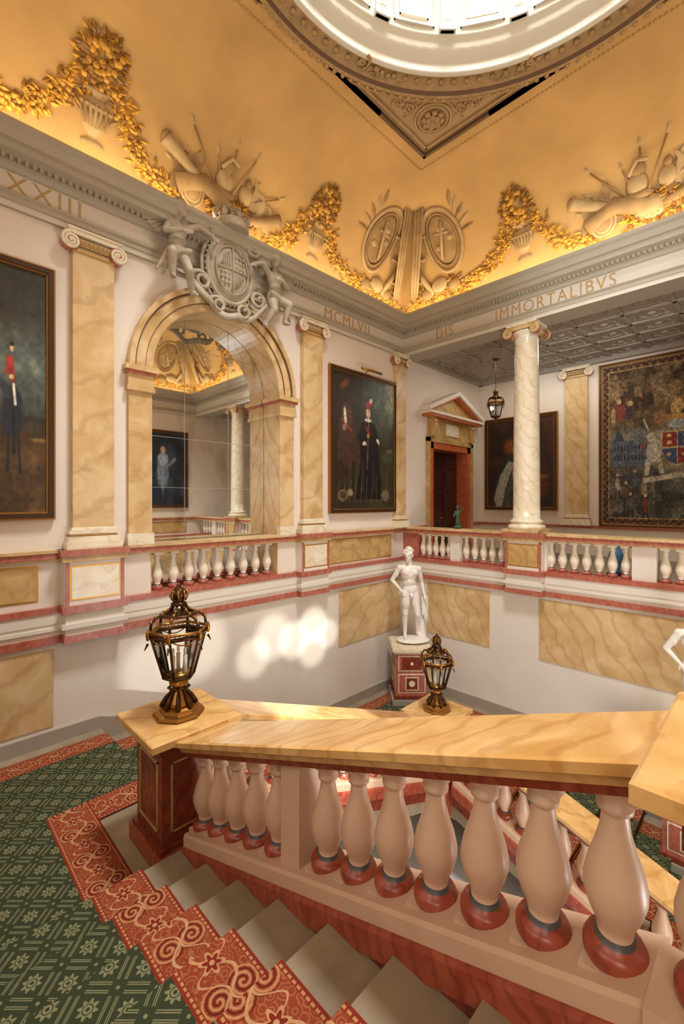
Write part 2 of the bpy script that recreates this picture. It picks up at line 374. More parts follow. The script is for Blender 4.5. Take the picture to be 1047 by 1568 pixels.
for k in range(16):
    a=2*PI*k/16
    def TD(r,t,z,a=a):
        aa=a+t/2.3; return (C+(2.3-r)*math.cos(aa),-C+(2.3-r)*math.sin(aa),CEZ+z)
    b.T=TD
    b.box(-.02,.04,-.09,.09,.34,1.7,0); b.box(-.02,.06,-.11,.11,.34,.42,0); b.box(.04,.048,-.05,.05,.48,1.6,2 if k%2 else 0)
    for (t0,t1,z0,z1) in ((.17,.19,.40,1.5),(.71,.73,.40,1.5),(.17,.73,.40,.42),(.17,.73,1.48,1.5),(.25,.27,.50,1.4),(.63,.65,.50,1.4),(.25,.65,.50,.52)): b.box(-.01,.025,t0,t1,z0,z1,0)
    if k%2: b.box(-.01,.012,.19,.71,.42,.50,2)
    b.T=None
ds=[(2.2,CEZ+1.9)]+[(2.2*math.cos(e*PI/2/12),CEZ+1.9+1.4*math.sin(e*PI/2/12)) for e in range(1,10)]
b.lathe(ds,(C,-C,0),64,0,True,caps=False)
rO=ds[-1][0]; zO=ds[-1][1]
b.lathe([(rO+.1,zO),(rO+.1,zO+.6),(.01,zO+.9)],(C,-C,0),32,0,caps=False)
b.build(recalc=False)
# ------------------------------------------------------------------ cove painted trophies in low relief
def leaf(b,s,t,L,W,a,h,m):
    c,q=math.cos(a),math.sin(a)
    b.add([(s,t,0),(s+L*.5*c-W*q,t+L*.5*q+W*c,0),(s+L*c,t+L*q,h*.4),(s+L*.5*c+W*q,t+L*.5*q-W*c,0),(s+L*.45*c,t+L*.45*q,h)],[(0,4,1),(1,4,2),(2,4,3),(3,4,0)],m,False)
def rlathe(b,s0,t0,prof,flat=.35,seg=10,m=0):
    vs=[];fs=[]
    for r,t in prof:
        for k in range(seg+1): vs.append((s0+r*math.cos(PI*k/seg),t0+t,r*flat*math.sin(PI*k/seg)))
    for i in range(len(prof)-1):
        for k in range(seg): fs.append((i*(seg+1)+k,i*(seg+1)+k+1,(i+1)*(seg+1)+k+1,(i+1)*(seg+1)+k))
    b.add(vs,fs,m,True)
def garland(b,pts,w,dens,mats=(2,3,2,2)):
    for i in range(len(pts)-1):
        a=Vector(pts[i]);c=Vector(pts[i+1]);L=(c-a).length; n_=int(L*dens)
        for k in range(n_):
            p=a.lerp(c,(k+random.random())/n_); ang=random.random()*6.28
            rr=w*math.sqrt(random.random())
            q=(p.x+rr*math.cos(ang),max(.06,p.y+rr*math.sin(ang)))
            if k%4==0: b.ell((q[0],q[1],.02),(.035,.035,.05),random.choice(mats),7,4)
            else: leaf(b,q[0],q[1],.10+.05*random.random(),.030,random.random()*6.28,.05+.04*random.random(),random.choice(mats))
def urn(b,s,t):
    rlathe(b,s,t,[(.13,0),(.13,.04),(.05,.08),(.045,.12),(.10,.18),(.17,.30),(.19,.40),(.17,.46),(.10,.50),(.09,.53),(.14,.57),(.14,.60),(.05,.62)],.6,12,1)
    for sg in(-1,1):
        b.tube([(s+sg*.16,t+.32,.03),(s+sg*.27,t+.40,.03),(s+sg*.26,t+.52,.03),(s+sg*.12,t+.56,.03)],.018,6,0)
    for k in range(6): b.tube([(s-.12+.048*k,t+.20,.08),(s-.15+.06*k,t+.38,.11)],.013,5,0)
    for k in range(6): b.ell((s-.16+.064*k,t+.42,.10),(.03,.03,.03),0,7,4)
    for k in range(190):
        a=random.random()*6.28; r_=math.sqrt(random.random())
        q=(s+.24*r_*math.cos(a),t+.86+.30*r_*math.sin(a))
        if k%4==0: b.ell((q[0],q[1],.03),(.045,.045,.07),random.choice((2,3)),8,4)
        else: leaf(b,q[0],q[1],.11,.032,a+random.uniform(-.6,.6),.08,random.choice((2,3,3,0)))
for wi,T in enumerate(WT):
    b=B('trim_painted_trophies',['gris','grisl','goldl','goldd'])
    b.T=lambda s,t,h,T=T:T(*cove(s,t,h))
    for s0 in (C-1.8,C+1.8): urn(b,s0,.36)
    for sg in (-1,1):
        u=C+sg*1.8
        garland(b,[(u-sg*.22,.98),(u-sg*.42,.72),(u-sg*.55,.48),(u-sg*.85,.34)],.12,150)
        garland(b,[(u+sg*.22,.98),(u+sg*.45,.62),(u+sg*.8,.42),(u+sg*1.3,.30)],.12,150)
        garland(b,[(u+sg*1.3,.30),(u+sg*2.1,.32),(u+sg*2.6,.24)],.11,120)
        garland(b,[(u-sg*.85,.34),(u-sg*1.2,.26)],.10,100)
    s=C
    b.tube([(s-.75,.44,.05),(s-.35,.62,.09),(s+.05,.44,.06)],[.14,.13,.12],10,0)
    b.tube([(s-.95,.90,.03),(s-.90,.87,.04),(s-.5,.66,.08),(s-.25,.54,.07)],[.12,.085,.07,.085],10,1)
    b.ell((s-.95,.90,.05),(.07,.10,.05),0,12,5)
    b.ell((s-.52,.44,.03),(.18,.22,.12),0,16,6); b.tube([(s-.52+.17*math.cos(w*PI/8),.44+.21*math.sin(w*PI/8),.09) for w in range(16)],.022,6,1,closed=True); b.tube([(s-.52+.12*math.cos(w*PI/8),.44+.15*math.sin(w*PI/8),.12) for w in range(16)],.012,6,1,closed=True)
    b.ell((s-.05,.78,.03),(.15,.17,.12),1,12,6); b.ell((s-.02,.97,.03),(.10,.11,.10),0,12,6); b.ell((s-.06,.62,.05),(.22,.09,.10),0,12,6); b.tube([(s-.14,.93,.08),(s-.02,1.10,.1),(s+.12,1.06,.08)],.03,6,1)
    b.ell((s+.32,.74,.02),(.12,.15,.11),1,12,6); b.ell((s+.34,.91,.02),(.06,.08,.07),0,10,6)
    for k in range(9):
        a=.30+k*.31; L=.95+.2*math.sin(k*2.3)
        b.tube([(s,.45,.03),(s+L*math.cos(a),.45+L*.8*math.sin(a),.02)],.014,5,random.choice((0,1)))
        leaf(b,s+L*math.cos(a),.45+L*.8*math.sin(a),.14,.035,a,.04,1)
    b.tube([(s+.15,.36,.05),(s+.55,.46,.07),(s+.95,.64,.04),(s+1.0,.66,.04)],[.07,.075,.09,.11],10,0)
    b.ell((s+.12,.40,.05),(.25,.17,.09),1,14,6)
    for k in range(110):
        leaf(b,s+.12+.36*random.uniform(-1,1),.40+.16*random.uniform(-1,1),.14,.035,random.random()*6.28,.14,random.choice((2,3,2)))
    for sg in (-1,1):
        vs=[];fs=[]
        for i in range(9):
            for j in range(5):
                vs.append((s+sg*(.42+.05*i)+.03*math.sin(j*1.5),1.0-.10*j-.035*i+.02*math.sin(i*2),.04+.03*math.sin(i*1.9)))
        fs=[(i*5+j,i*5+j+1,(i+1)*5+j+1,(i+1)*5+j) for i in range(8) for j in range(4)]
        b.add(vs,fs,1 if sg>0 else 0,True)
    for e,sg in ((0,1),(S,-1)):
        c0=e+sg*1.32; t0=1.28
        for rx,ry,r_,mm in ((.38,.60,.035,1),(.30,.49,.022,0)):
            b.tube([(c0+rx*math.cos(w*PI/14),t0+ry*math.sin(w*PI/14),.03) for w in range(28)],r_,6,mm,closed=True)
        b.ell((c0,t0,.0),(.30,.48,.06),0,18,6)
        b.tube([(c0-sg*.12,t0-.34,.07),(c0+sg*.10,t0+.34,.07)],.03,6,1); b.tube([(c0-.14,t0+.15,.07),(c0+.16,t0+.10,.07)],.025,6,1)
        for w in range(5): b.ell((c0+.15*math.cos(w*1.2),t0+.2*math.sin(w*1.9),.05),(.07,.06,.04),1,8,4)
        for k in range(6):
            b.tube([(e+sg*(.26+.035*k),.42,.04),(e+sg*(1.02+.04*k),1.98,.04)],.022,6,k%2)
        for tt in (.7,1.1,1.5):
            o=.26+ (tt-.42)*.487
            b.tube([(e+sg*(o-.03),tt,.065),(e+sg*(o+.24),tt-.02,.065)],.028,6,1)
        b.tube([(e+sg*.85,.35,.03),(e+sg*.52,1.05,.04)],[.05,.06],8,1)
        b.ell((e+sg*1.02,.50,.03),(.20,.16,.09),1,12,6); b.ell((e+sg*.72,.42,.03),(.16,.13,.09),0,12,6); b.ell((e+sg*1.35,.42,.03),(.15,.12,.07),0,12,6)
        for k in range(5): leaf(b,c0+sg*.35,1.75-.12*k,.34,.05,PI/2+sg*(-.4-.25*k),.06,k%2)
        for k in range(70): leaf(b,e+sg*(.5+1.0*random.random()),.26+.26*random.random(),.15,.045,random.random()*6.28,.09,random.choice((0,3,2)))
    b.T=None
    b.build(recalc=False)
# ------------------------------------------------------------------ pilasters
def volute(b,c,U,Nn,r,m,sgn=1,thick=.06,m2=None):
    c=Vector(c);U=Vector(U);Nn=Vector(Nn);Z=Vector((0,0,1)); pts=[];rs=[]
    for i in range(34):
        a=i/33*2.2*2*PI; q=r*(1-.80*i/33); pts.append(c+Nn*(thick*.5)+U*(sgn*q*math.sin(a))+Z*(q*math.cos(a))); rs.append(.012+.010*(1-i/33))
    b.tube(pts,rs,6,m)
    poly=[c-Nn*thick*.5+U*(r*.95*math.cos(k*PI/8))+Z*(r*.95*math.sin(k*PI/8)) for k in range(16)]
    b.extr(poly,Nn*thick,m if m2 is None else m2,True)
    b.ell(c+Nn*thick*.5,r*.22,m,8,5)
def pilaster(T,yc,w=.46,z0=.97,z1=4.80,d=.10):
    b=B('trim_pilaster',['sienna','cream','redl','grisl','goldp']); b.T=T
    h=w/2
    b.box(0,d+.07,yc-h-.08,yc+h+.08,z0,z0+.09,1)
    b.box(0,d+.05,yc-h-.06,yc+h+.06,z0+.09,z0+.15,1); b.box(0,d+.025,yc-h-.03,yc+h+.03,z0+.15,z0+.18,4); b.box(0,d+.045,yc-h-.045,yc+h+.045,z0+.18,z0+.225,1); b.box(0,d+.015,yc-h-.015,yc+h+.015,z0+.225,z0+.26,1)
    b.box(0,d,yc-h,yc+h,z0+.26,z1-.2,0)
    b.box(0,d+.02,yc-h-.01,yc+h+.01,z1-.26,z1-.235,4)
    b.box(0,d+.03,yc-h-.02,yc+h+.02,z1-.19,z1-.10,3); 
    for k in range(9): b.ell((d+.03,yc-h+.03+k*(w-.06)/8,z1-.15),(.025,.022,.035),4,6,4)
    b.box(0,d+.05,yc-h-.05,yc+h+.05,z1-.075,z1-.02,1); b.box(0,d+.07,yc-h-.07,yc+h+.07,z1-.02,z1,1)
    for sg in (-1,1): volute(b,(d-.0,yc+sg*(h+.03),z1-.165),(0,sg,0),(1,0,0),.10,1,1,.12,2)
    b.T=None
    return b.build()
for T in (Tl,Tr):
    for yc in (-C-1.79,-C+1.79,-.20): pilaster(T,yc,.46 if abs(yc+C)<2 else .34)
def Tg(x,y,z): return (y,GY-x,z)   # back wall coords: y->x
for xc in (2.55,6.61): pilaster(Tg,xc,.50,FZ+.87,4.80)
# ------------------------------------------------------------------ archway dressing
b=B('trim_archway',['sienna','redl','brown','mirror','slate','cream'])
for sg in (-1,1):
    y0=AC+sg*AR; y1=AC+sg*(AR+.30); lo,hi=min(y0,y1),max(y0,y1)
    b.box(0,.06,lo,hi,.97,3.0,0); b.box(-.38,0.001,min(y0,y0-sg*.012),max(y0,y0-sg*.012),.3,3.0,0)
    b.box(-.38,.10,lo-.03,hi+.03,3.0,3.06,0); b.box(-.38,.085,lo-.015,hi+.015,3.06,3.22,0); b.box(-.38,.12,lo-.045,hi+.045,3.22,3.26,1); b.box(-.38,.14,lo-.06,hi+.06,3.26,3.33,0)
    b.box(0,.09,lo-.02,hi+.02,.97,1.12,5)
K=40
def arcring(r0,r1,x0,x1,m):
    for k in range(K):
        a0=PI*k/K;a1=PI*(k+1)/K
        f=lambda r,a:(x0,AC-r*math.cos(a),AZ+r*math.sin(a))
        b.extr([f(r0,a0),f(r1,a0),f(r1,a1),f(r0,a1)],(x1-x0,0,0),m)
arcring(AR-.012,AR,-.38,.05,0); arcring(AR,AR+.09,0,.06,0); arcring(AR+.09,AR+.10,0,.075,2); arcring(AR+.10,AR+.22,0,.08,0); arcring(AR+.22,AR+.24,0,.10,2); arcring(AR+.24,AR+.31,0,.12,0)
b.build()
b=B('arched_mirror',['mirror','joint'])
b.box(-.40,-.39,AC-AR,AC+AR,.2,4.42,0)
for z in (1.0,1.75,2.5,3.25,3.9): b.box(-.39,-.387,AC-AR,AC+AR,z-.003,z+.003,1)
for y in (AC-.4,AC+.35): b.box(-.39,-.387,y-.003,y+.003,.2,4.4,1)
b.build()
# ------------------------------------------------------------------ trim bands around hall
for nm,T in (('left',Tl),('far',Tf),('right',Tr),('near',Tn)):
    b=B('trim_dado_'+nm,['wallw','redl','sienna']); b.T=T
    y0,y1=-S,0
    b.box(0,.09,y0,y1,.935,.97,2); b.box(0,.07,y0,y1,.87,.935,1); b.box(0,.05,y0,y1,.84,.87,2)
    b.box(0,.06,y0,y1,.23,.30,1); b.box(0,.045,y0,y1,.10,.23,0); b.box(0,.03,y0,y1,-.04,.10,0); b.box(0,.055,y0,y1,.02,.06,0); b.box(0,.055,y0,y1,-.13,-.04,1)
    b.T=None; b.build()
    b=B('trim_pedestals_'+nm,['wallw','redl','cream','sienna2','gold'])
    b.T=T
    for yc in (-C-1.79,-C+1.79):
        h=.36
        b.box(0,.22,yc-h-.02,yc+h+.02,.90,.97,1); b.box(0,.20,yc-h,yc+h,.83,.90,3)
        b.box(0,.17,yc-h+.03,yc+h-.03,.31,.83,0)
        for sg in (-1,1): b.box(.17,.178,yc+sg*(h-.055)-.02,yc+sg*(h-.055)+.02,.31,.83,1)
        b.box(.17,.175,yc-h+.08,yc+h-.08,.37,.78,4); b.box(.175,.18,yc-h+.10,yc+h-.10,.39,.76,2 if nm!='far' else 3)
        b.box(0,.20,yc-h,yc+h,.22,.31,1); b.box(0,.16,yc-h+.04,yc+h-.04,-.04,.22,0); b.box(0,.19,yc-h,yc+h,.04,.10,0); b.box(0,.17,yc-h+.02,yc+h-.02,-.13,-.04,1)
    b.T=None; b.build()
b=B('trim_marble_panels',['sienna2','gold','sienna','redl'])
def panel(T,y0,y1,z0,z1,m=0,fr=1):
    b.T=T
    if fr: b.box(0,.008,y0-.02,y1+.02,z0-.02,z1+.02,1)
    b.box(0,.014,y0,y1,z0,z1,m)
for T in (Tl,Tr):
    panel(T,-2.34,-.46,.36,.80,0); panel(T,-S+.4,-6.95,.40,.78,0)
    panel(T,-2.05,-.12,-1.28,-.20,2,0); panel(T,-S+.1,-6.78,-1.10,-.20,2,0)
panel(Tf,-S+.67,-S+2.08,-1.28,-.20,2,0); panel(Tf,-S+3.02,-S+6.2,-1.28,-.20,2,0); panel(Tf,-S+7.1,-S+8.6,-1.28,-.20,2,0)
b.T=None; b.build()
b=B('baseboard_hall',['grey'])
b.box(0,.04,-S,-6.3,LA,LA+.16); b.box(0,.04,-2.9,0,LB,LB+.18); b.box(0,2.9,-.04,0,LB,LB+.18)
b.extr([(0,-6.3,LA+.16),(0,-2.9,LB+.18),(0,-2.9,LB-.1),(0,-6.3,LA-.1)],(.04,0,0)); b.extr([(2.9,0,LB+.18),(6.3,0,GZ+.18),(6.3,0,GZ),(2.9,0,LB-.1)],(0,-.04,0))
b.build()
# ------------------------------------------------------------------ balusters
def baluster(b,x,y,z0,h,R,mB,mR,mS,seg=16,sqw=None):
    k=h/.63; r=R/.095
    pr=[(.088,0),(.095,.02),(.095,.045),(.085,.065),(.060,.07),(.060,.085),(.052,.09),(.056,.12),(.078,.17),(.093,.225),(.094,.26),(.082,.32),(.062,.38),(.046,.44),(.040,.49),(.040,.505),(.054,.51),(.056,.53),(.042,.54),(.046,.57),(.066,.60),(.07,.62),(.07,.63)]
    mi=[mR]*4+[mS]*2+[mB]*16
    b.lathe([(a*r,c*k) for a,c in pr],(x,y,z0),seg,mB,True,mi=mi)
    b.box(x-.078*r,x+.078*r,y-.078*r,y+.078*r,z0+h-.05*k,z0+h+.03,mB)
b=B('balustrade_archway',['balw','redl','slate','redl','sienna'])
nb=9
for i in range(nb): baluster(b,-.12,AC-AR+.14+i*(2*AR-.28)/(nb-1),.31,.53,.075,0,1,2)
b.box(-.22,-.0,AC-AR,AC+AR,.22,.31,3); b.box(-.22,0,AC-AR,AC+AR,.84,.93,3); b.box(-.23,0,AC-AR,AC+AR,.93,.97,4); b.build()
b=B('balustrade_gallery',['balw','redl','slate','wallw','sienna'])
def grp(x0,x1,n_):
    for i in range(n_): baluster(b,x0+(i+.5)*(x1-x0)/n_,.13,.31,.53,.075,0,1,2)
grp(.38,1.2,5); b.box(1.2,1.42,.02,.24,.3,.85,3); grp(1.42,2.36,5)
grp(3.08,4.42,7); b.box(4.42,4.74,.02,.24,.3,.85,3); grp(4.74,6.08,7); grp(6.8,7.7,5); b.box(7.7,7.95,.02,.24,.3,.85,3); grp(7.95,8.8,4)
b.box(0,.38,.0,.24,.22,.85,1)
b.box(0,S,0,.26,.84,.90,3); b.box(0,S,-.02,.28,.90,.95,1); b.box(0,S,-.03,.29,.95,.975,4); b.box(0,S,0,.26,.22,.31,1)
for xc in (C-1.79,C+1.79): b.box(xc-.36,xc+.36,-.02,.40,.1,.97,3)
b.build()
def column(x,y):
    b=B('ionic_column',['cream','sienna','redl','gold']); R=.235
    z0=.975
    b.box(x-.33,x+.33,y-.33,y+.33,z0,z0+.06,1)
    pr=[(.32,.06),(.33,.09),(.32,.13),(.28,.145),(.27,.17),(.29,.185),(.29,.21),(.26,.225),(R,.25)]
    for i in range(13):
        q=i/12; pr.append((R*(1-.14*q**1.6),.25+q*3.28))
    pr+= [(R*.9,3.55),(R*.9,3.58),(R*.86,3.59),(R*.88,3.62),(R*1.1,3.67),(R*1.1,3.69)]
    b.lathe(pr,(x,y,z0),32,0,True)
    zt=4.80
    b.box(x-.27,x+.27,y-.27,y+.27,zt-.045,zt,0); b.box(x-.25,x+.25,y-.25,y+.25,zt-.12,zt-.045,1)
    for sx in (-1,1):
        for sy in (-1,1): volute(b,(x+sx*.24,y+sy*.22,zt-.16),(sx,0,0),(0,sy,0),.085,1,1,.10,2)
        b.tube([(x+sx*.24,y-.2,zt-.16),(x+sx*.24,y,zt-.16),(x+sx*.24,y+.2,zt-.16)],[.07,.05,.07],12,1)
    b.build()
column(C-1.86,.17); column(C+1.86,.17)
# ------------------------------------------------------------------ stairs
def flight(name,Mp,z0,nr,rise,tread,c0,c1,thick=.25):
    b=B(name,['stone']); L=(nr-1)*tread
    for k in range(nr-0):
        a=k*tread; z=z0-k*rise
        b.add([Mp(*p) for p in [(a,c0,z),(a+.03,c0,z),(a+.03,c0,z-.035),(a,c0,z-.035),(a,c1,z),(a+.03,c1,z),(a+.03,c1,z-.035),(a,c1,z-.035)]],[(0,1,2,3),(4,7,6,5),(0,4,5,1),(1,5,6,2),(2,6,7,3),(3,7,4,0)])
    for k in range(nr+1):
        a0=-.3 if k==0 else (k-1)*tread; a1=(k)*tread if k<nr else L+.3
        zt=z0-k*rise
        def bz(a): return z0-rise-thick-max(0,min(a,L))*(nr-1)*rise/L
        vs=[Mp(a0,c0,zt),Mp(a1,c0,zt),Mp(a1,c1,zt),Mp(a0,c1,zt),Mp(a0,c0,bz(a0)),Mp(a1,c0,bz(a1)),Mp(a1,c1,bz(a1)),Mp(a0,c1,bz(a0))]
        b.add(vs,[(0,1,2,3),(4,7,6,5),(0,4,5,1),(1,5,6,2),(2,6,7,3),(3,7,4,0)])
    b.build()
SX=5.75; TD1=.42
def F1(a,c,z): return (SX-a,c,z)
def F2(a,c,z): return (c,-6.3+a,z)
def F3(a,c,z): return (2.9+a,c,z)
R1=(UF-LA)/8; R2=(LA-LB)/8; R3=(LB-GZ)/9
flight('stair_flight_upper',F1,UF,8,R1,TD1,-S+.002,-6.25)
flight('stair_flight_middle',F2,LA,8,R2,.485,.002,2.6)
flight('stair_flight_lower',F3,LB,9,R3,.42,-2.6,-.002)
b=B('floor_upper_landing',['stone']); b.box(SX+.3,S,-S,-6.05,UF-.3,UF); b.build()
b=B('floor_quarter_landing',['stone']); b.box(0,2.62,-S,-6.55,LA-.3,LA-.001); b.build()
b=B('floor_corner_landing',['stone']); b.box(0,2.65,-2.62,0,LB-.3,LB-.001); b.build()
def strip(b,Mp,pts,c0,c1,m,border,u0=0):
    u=u0
    for i in range(len(pts)-1):
        (a0,z0),(a1,z1)=pts[i],pts[i+1]; L=math.hypot(a1-a0,z1-z0)
        if border: uv=[(u,0),(u+L,0),(u+L,1),(u,1)]
        else: uv=[(u,c0),(u+L,c0),(u+L,c1),(u,c1)]
        b.add([Mp(a0,c0,z0),Mp(a1,c0,z1),Mp(a1,c1,z1),Mp(a0,c1,z0)],[(0,1,2,3)],m,uv=uv); u+=L
def skirt(b,Mp,pts,c,m,d=.013):
    for i in range(len(pts)-1):
        (a0,z0),(a1,z1)=pts[i],pts[i+1]
        if abs(z1-z0)<1e-6: b.add([Mp(a0,c,z0),Mp(a1,c,z0),Mp(a1,c,z0-d),Mp(a0,c,z0-d)],[(0,1,2,3)],m)
        else: b.add([Mp(a0,c,z0),Mp(a1,c,z1),Mp(a1-.035,c,z1),Mp(a0-.035,c,z0)],[(0,1,2,3)],m)
def steps(z0,nr,rise,tread,pre,post,e=.014):
    p=[(-pre,z0+e)]
    for k in range(nr): p+=[(k*tread+.03+e,z0-k*rise+e),(k*tread+.03+e,z0-k*rise-.03),(k*tread+e,z0-k*rise-.04),(k*tread+e,z0-(k+1)*rise+e)]
    p.append(((nr-1)*tread+post,z0-nr*rise+e)); return p
e=.014
b=B('stair_carpet',['cg','cr','brass','cred'])
CE=-6.80; CW=.34
XL=SX-7*TD1
p1=steps(UF,8,R1,TD1,.28,XL-1.44)
strip(b,F1,p1,-8.6,CE-CW,0,False); strip(b,F1,p1,CE-CW,CE,1,True); strip(b,F1,p1,-8.94,-8.6,1,True)
skirt(b,F1,steps(UF,8,R1,TD1,.28,XL-1.8),CE,3)
def rect(x0,x1,y0,y1,z,m,ax):
    if m==1:
        uv=[(x0,0),(x1,0),(x1,1),(x0,1)] if ax=='x' else [(y0,0),(y0,1),(y1,1),(y1,0)]
    else: uv=[(-x0+5.7,y0),(-x1+5.7,y0),(-x1+5.7,y1),(-x0+5.7,y1)]
    b.add([(x0,y0,z),(x1,y0,z),(x1,y1,z),(x0,y1,z)],[(0,1,2,3)],m,uv=uv)
z=LA+e
rect(.50,1.44,-8.6,-6.3,z,0,'x'); rect(.22,.50,-8.94,-6.3,z,1,'y'); rect(.5,1.44,-8.94,-8.6,z,1,'x'); rect(1.44,1.78,CE,-6.3,z,1,'y')
p2=steps(LA,8,R2,.485,.0,.6)
strip(b,F2,p2,.5,1.44,0,False); strip(b,F2,p2,.22,.5,1,True); strip(b,F2,p2,1.44,1.78,1,True)
z=LB+e
rect(.5,1.44,-2.3,-1.7,z,0,'x'); rect(.22,.5,-2.3,-.3,z,1,'y'); rect(.5,2.9,-.55,-.25,z,1,'x'); rect(.5,2.9,-1.7,-.55,z,0,'x'); rect(1.78,2.9,-2.05,-1.7,z,1,'x'); rect(1.44,1.78,-2.3,-1.7,z,1,'y')
p3=steps(LB,9,R3,.42,.0,1.2)
strip(b,F3,p3,-1.7,-.55,0,False); strip(b,F3,p3,-.55,-.25,1,True); strip(b,F3,p3,-2.05,-1.7,1,True)
for Mp,z0,nr,rs,td,c0,c1 in ((F2,LA,8,R2,.485,.15,1.85),(F3,LB,9,R3,.42,-2.1,-.2)):
    for k in range(nr):
        b.tube([Mp(k*td+.025,c0,z0-(k+1)*rs+.03),Mp(k*td+.025,c1,z0-(k+1)*rs+.03)],.011,6,2)
b.build(recalc=False)
# raking balustrades
def rbal(name,Mp,a0,a1,z0,z1,cc,bals,piers,seg=24,aflat=None):
    b=B(name,['coping','redd','bal','red','slate','wallw'])
    def zt(a): return z0+(z1-z0)*(a-a0)/(a1-a0)
    def sweep(poly,m,A0=None):
        A=a0 if A0 is None else A0
        n=len(poly); vs=[Mp(A,cc+c,zt(A)+z) for c,z in poly]+[Mp(a1,cc+c,zt(a1)+z) for c,z in poly]
        b.add(vs,[tuple(range(n)),tuple(range(n,2*n))[::-1]]+[(i,(i+1)%n,n+(i+1)%n,n+i) for i in range(n)],m)
    sweep([(-.225,-.008),(-.21,0),(.21,0),(.225,-.008),(.225,-.045),(.21,-.055),(-.21,-.055),(-.225,-.045)],0)
    sweep([(-.19,-.055),(.19,-.055),(.17,-.10),(-.17,-.10)],0)
    sweep([(-.16,-.10),(.16,-.10),(.15,-.14),(-.15,-.14)],1)
    A=aflat
    sweep([(-.14,-.745),(.14,-.745),(.15,-.765),(.15,-.84),(-.15,-.84),(-.15,-.765)],2,A)
    sweep([(-.16,-.84),(.16,-.84),(.17,-.86),(.17,-.98),(-.17,-.98),(-.17,-.86)],3,A)
    sweep([(-.15,-.98),(.15,-.98),(.15,-1.12),(-.15,-1.12)],1,A)
    for a in bals:
        p=Mp(a,cc,zt(a)); 
        baluster(b,p[0],p[1],p[2]-.755,.62,.097,2,3,4,seg)
        b.box(p[0]-.075,p[0]+.075,p[1]-.075,p[1]+.075,p[2]-.17,p[2]-.08,2)
        x0=p[0];w=.085
        b.box(x0-w,x0+w,p[1]-.1,p[1]+.1,p[2]-.80,p[2]-.752,2)
    for a,w in piers:
        q0=Mp(a-w/2,cc-.10,zt(a-w/2)); q1=Mp(a+w/2,cc+.10,zt(a+w/2))
        x0,x1=sorted((q0[0],q1[0])); y0,y1=sorted((q0[1],q1[1])); zz=min(q0[2],q1[2])
        b.box(x0,x1,y0,y1,zz-.80,zz-.10,2)
    return b
def newel(name,x,y,zf,zt,hw=.25,cap=.375,post=True):
    b=B(name,['coping','redd','red','bal','sienna2'])
    if post:
        b.box(x-hw-.05,x+hw+.05,y-hw-.05,y+hw+.05,zf-.35,zf+.13,2)
        b.box(x-hw-.03,x+hw+.03,y-hw-.03,y+hw+.03,zf+.13,zf+.17,1)
        b.box(x-hw,x+hw,y-hw,y+hw,zf+.17,zt-.15,1)
        zc0=zf+.26; zc1=zt-.24; w=hw-.07
        for ax in (0,1):
            for sg in (-1,1):
                for (u0,u1,v0,v1) in ((-w,w,zc0,zc0+.012),(-w,w,zc1-.012,zc1),(-w,-w+.012,zc0,zc1),(w-.012,w,zc0,zc1)):
                    if ax==0: b.box(x+sg*hw-.010,x+sg*hw+.010,y+u0,y+u1,v0,v1,4)
                    else: b.box(x+u0,x+u1,y+sg*hw-.010,y+sg*hw+.010,v0,v1,4)
    b.box(x-hw-.03,x+hw+.03,y-hw-.03,y+hw+.03,zt-.15,zt-.10,1)
    def fr(h0,h1,z0_,z1_,m):
        vs=[(x-h0,y-h0,z0_),(x+h0,y-h0,z0_),(x+h0,y+h0,z0_),(x-h0,y+h0,z0_),(x-h1,y-h1,z1_),(x+h1,y-h1,z1_),(x+h1,y+h1,z1_),(x-h1,y+h1,z1_)]
        b.add(vs,[(0,3,2,1),(4,5,6,7),(0,1,5,4),(1,2,6,5),(2,3,7,6),(3,0,4,7)],m)
    fr(hw+.03,cap-.03,zt-.10,zt-.06,1); fr(cap,cap,zt-.06,zt-.01,0); fr(cap,cap-.012,zt-.01,zt,0)
    return b
xb=[2.87,3.10,3.34,3.58,3.83]+[4.28+.235*i for i in range(7)]
b=rbal('balustrade_upper_flight',F1,SX-5.82,SX-2.80,.81,-.30,-6.35,[SX-x for x in xb],[(SX-4.06,.17)],24,SX-5.82)
for (c0,c1,z0,z1,m_) in ((-.14,.14,.0,.065,2),(-.17,.17,-.16,0,3),(-.15,.15,-.30,-.16,1)): b.box(5.80,8.9,-6.38+c0,-6.38+c1,z0,z1,m_)
for x in (5.95,6.20,6.45,7.05,7.3,7.55,7.8,8.05,8.3,8.55,8.8): baluster(b,x,-6.38,.065,.62,.097,2,3,4,24)
b.box(6.6,6.9,-6.5,-6.26,.06,.70,2)
b.build()
newel('coping_block',6.19,-6.38,UF,.84,post=False).build()
b=B('coping_rail_upper_landing',['coping','redd']); b.box(6.57,8.9,-6.6,-6.16,.76,.82,0); b.box(6.57,8.9,-6.55,-6.21,.69,.76,1); b.build()
rbal('balustrade_middle_flight',F2,.25,3.55,-.30,-1.55,2.46,[.45+i*.24 for i in range(13)],[],12).build()
rbal('balustrade_lower_flight',F3,-.05,3.45,-1.55,-2.8,-2.5,[.15+i*.24 for i in range(14)],[],12).build()
newel('newel_post',2.46,-6.38,LA,-.26).build(); newel('newel_post',2.5,-2.5,LB,-1.5).build(); newel('newel_post',6.7,-2.5,GZ,-2.8).build()
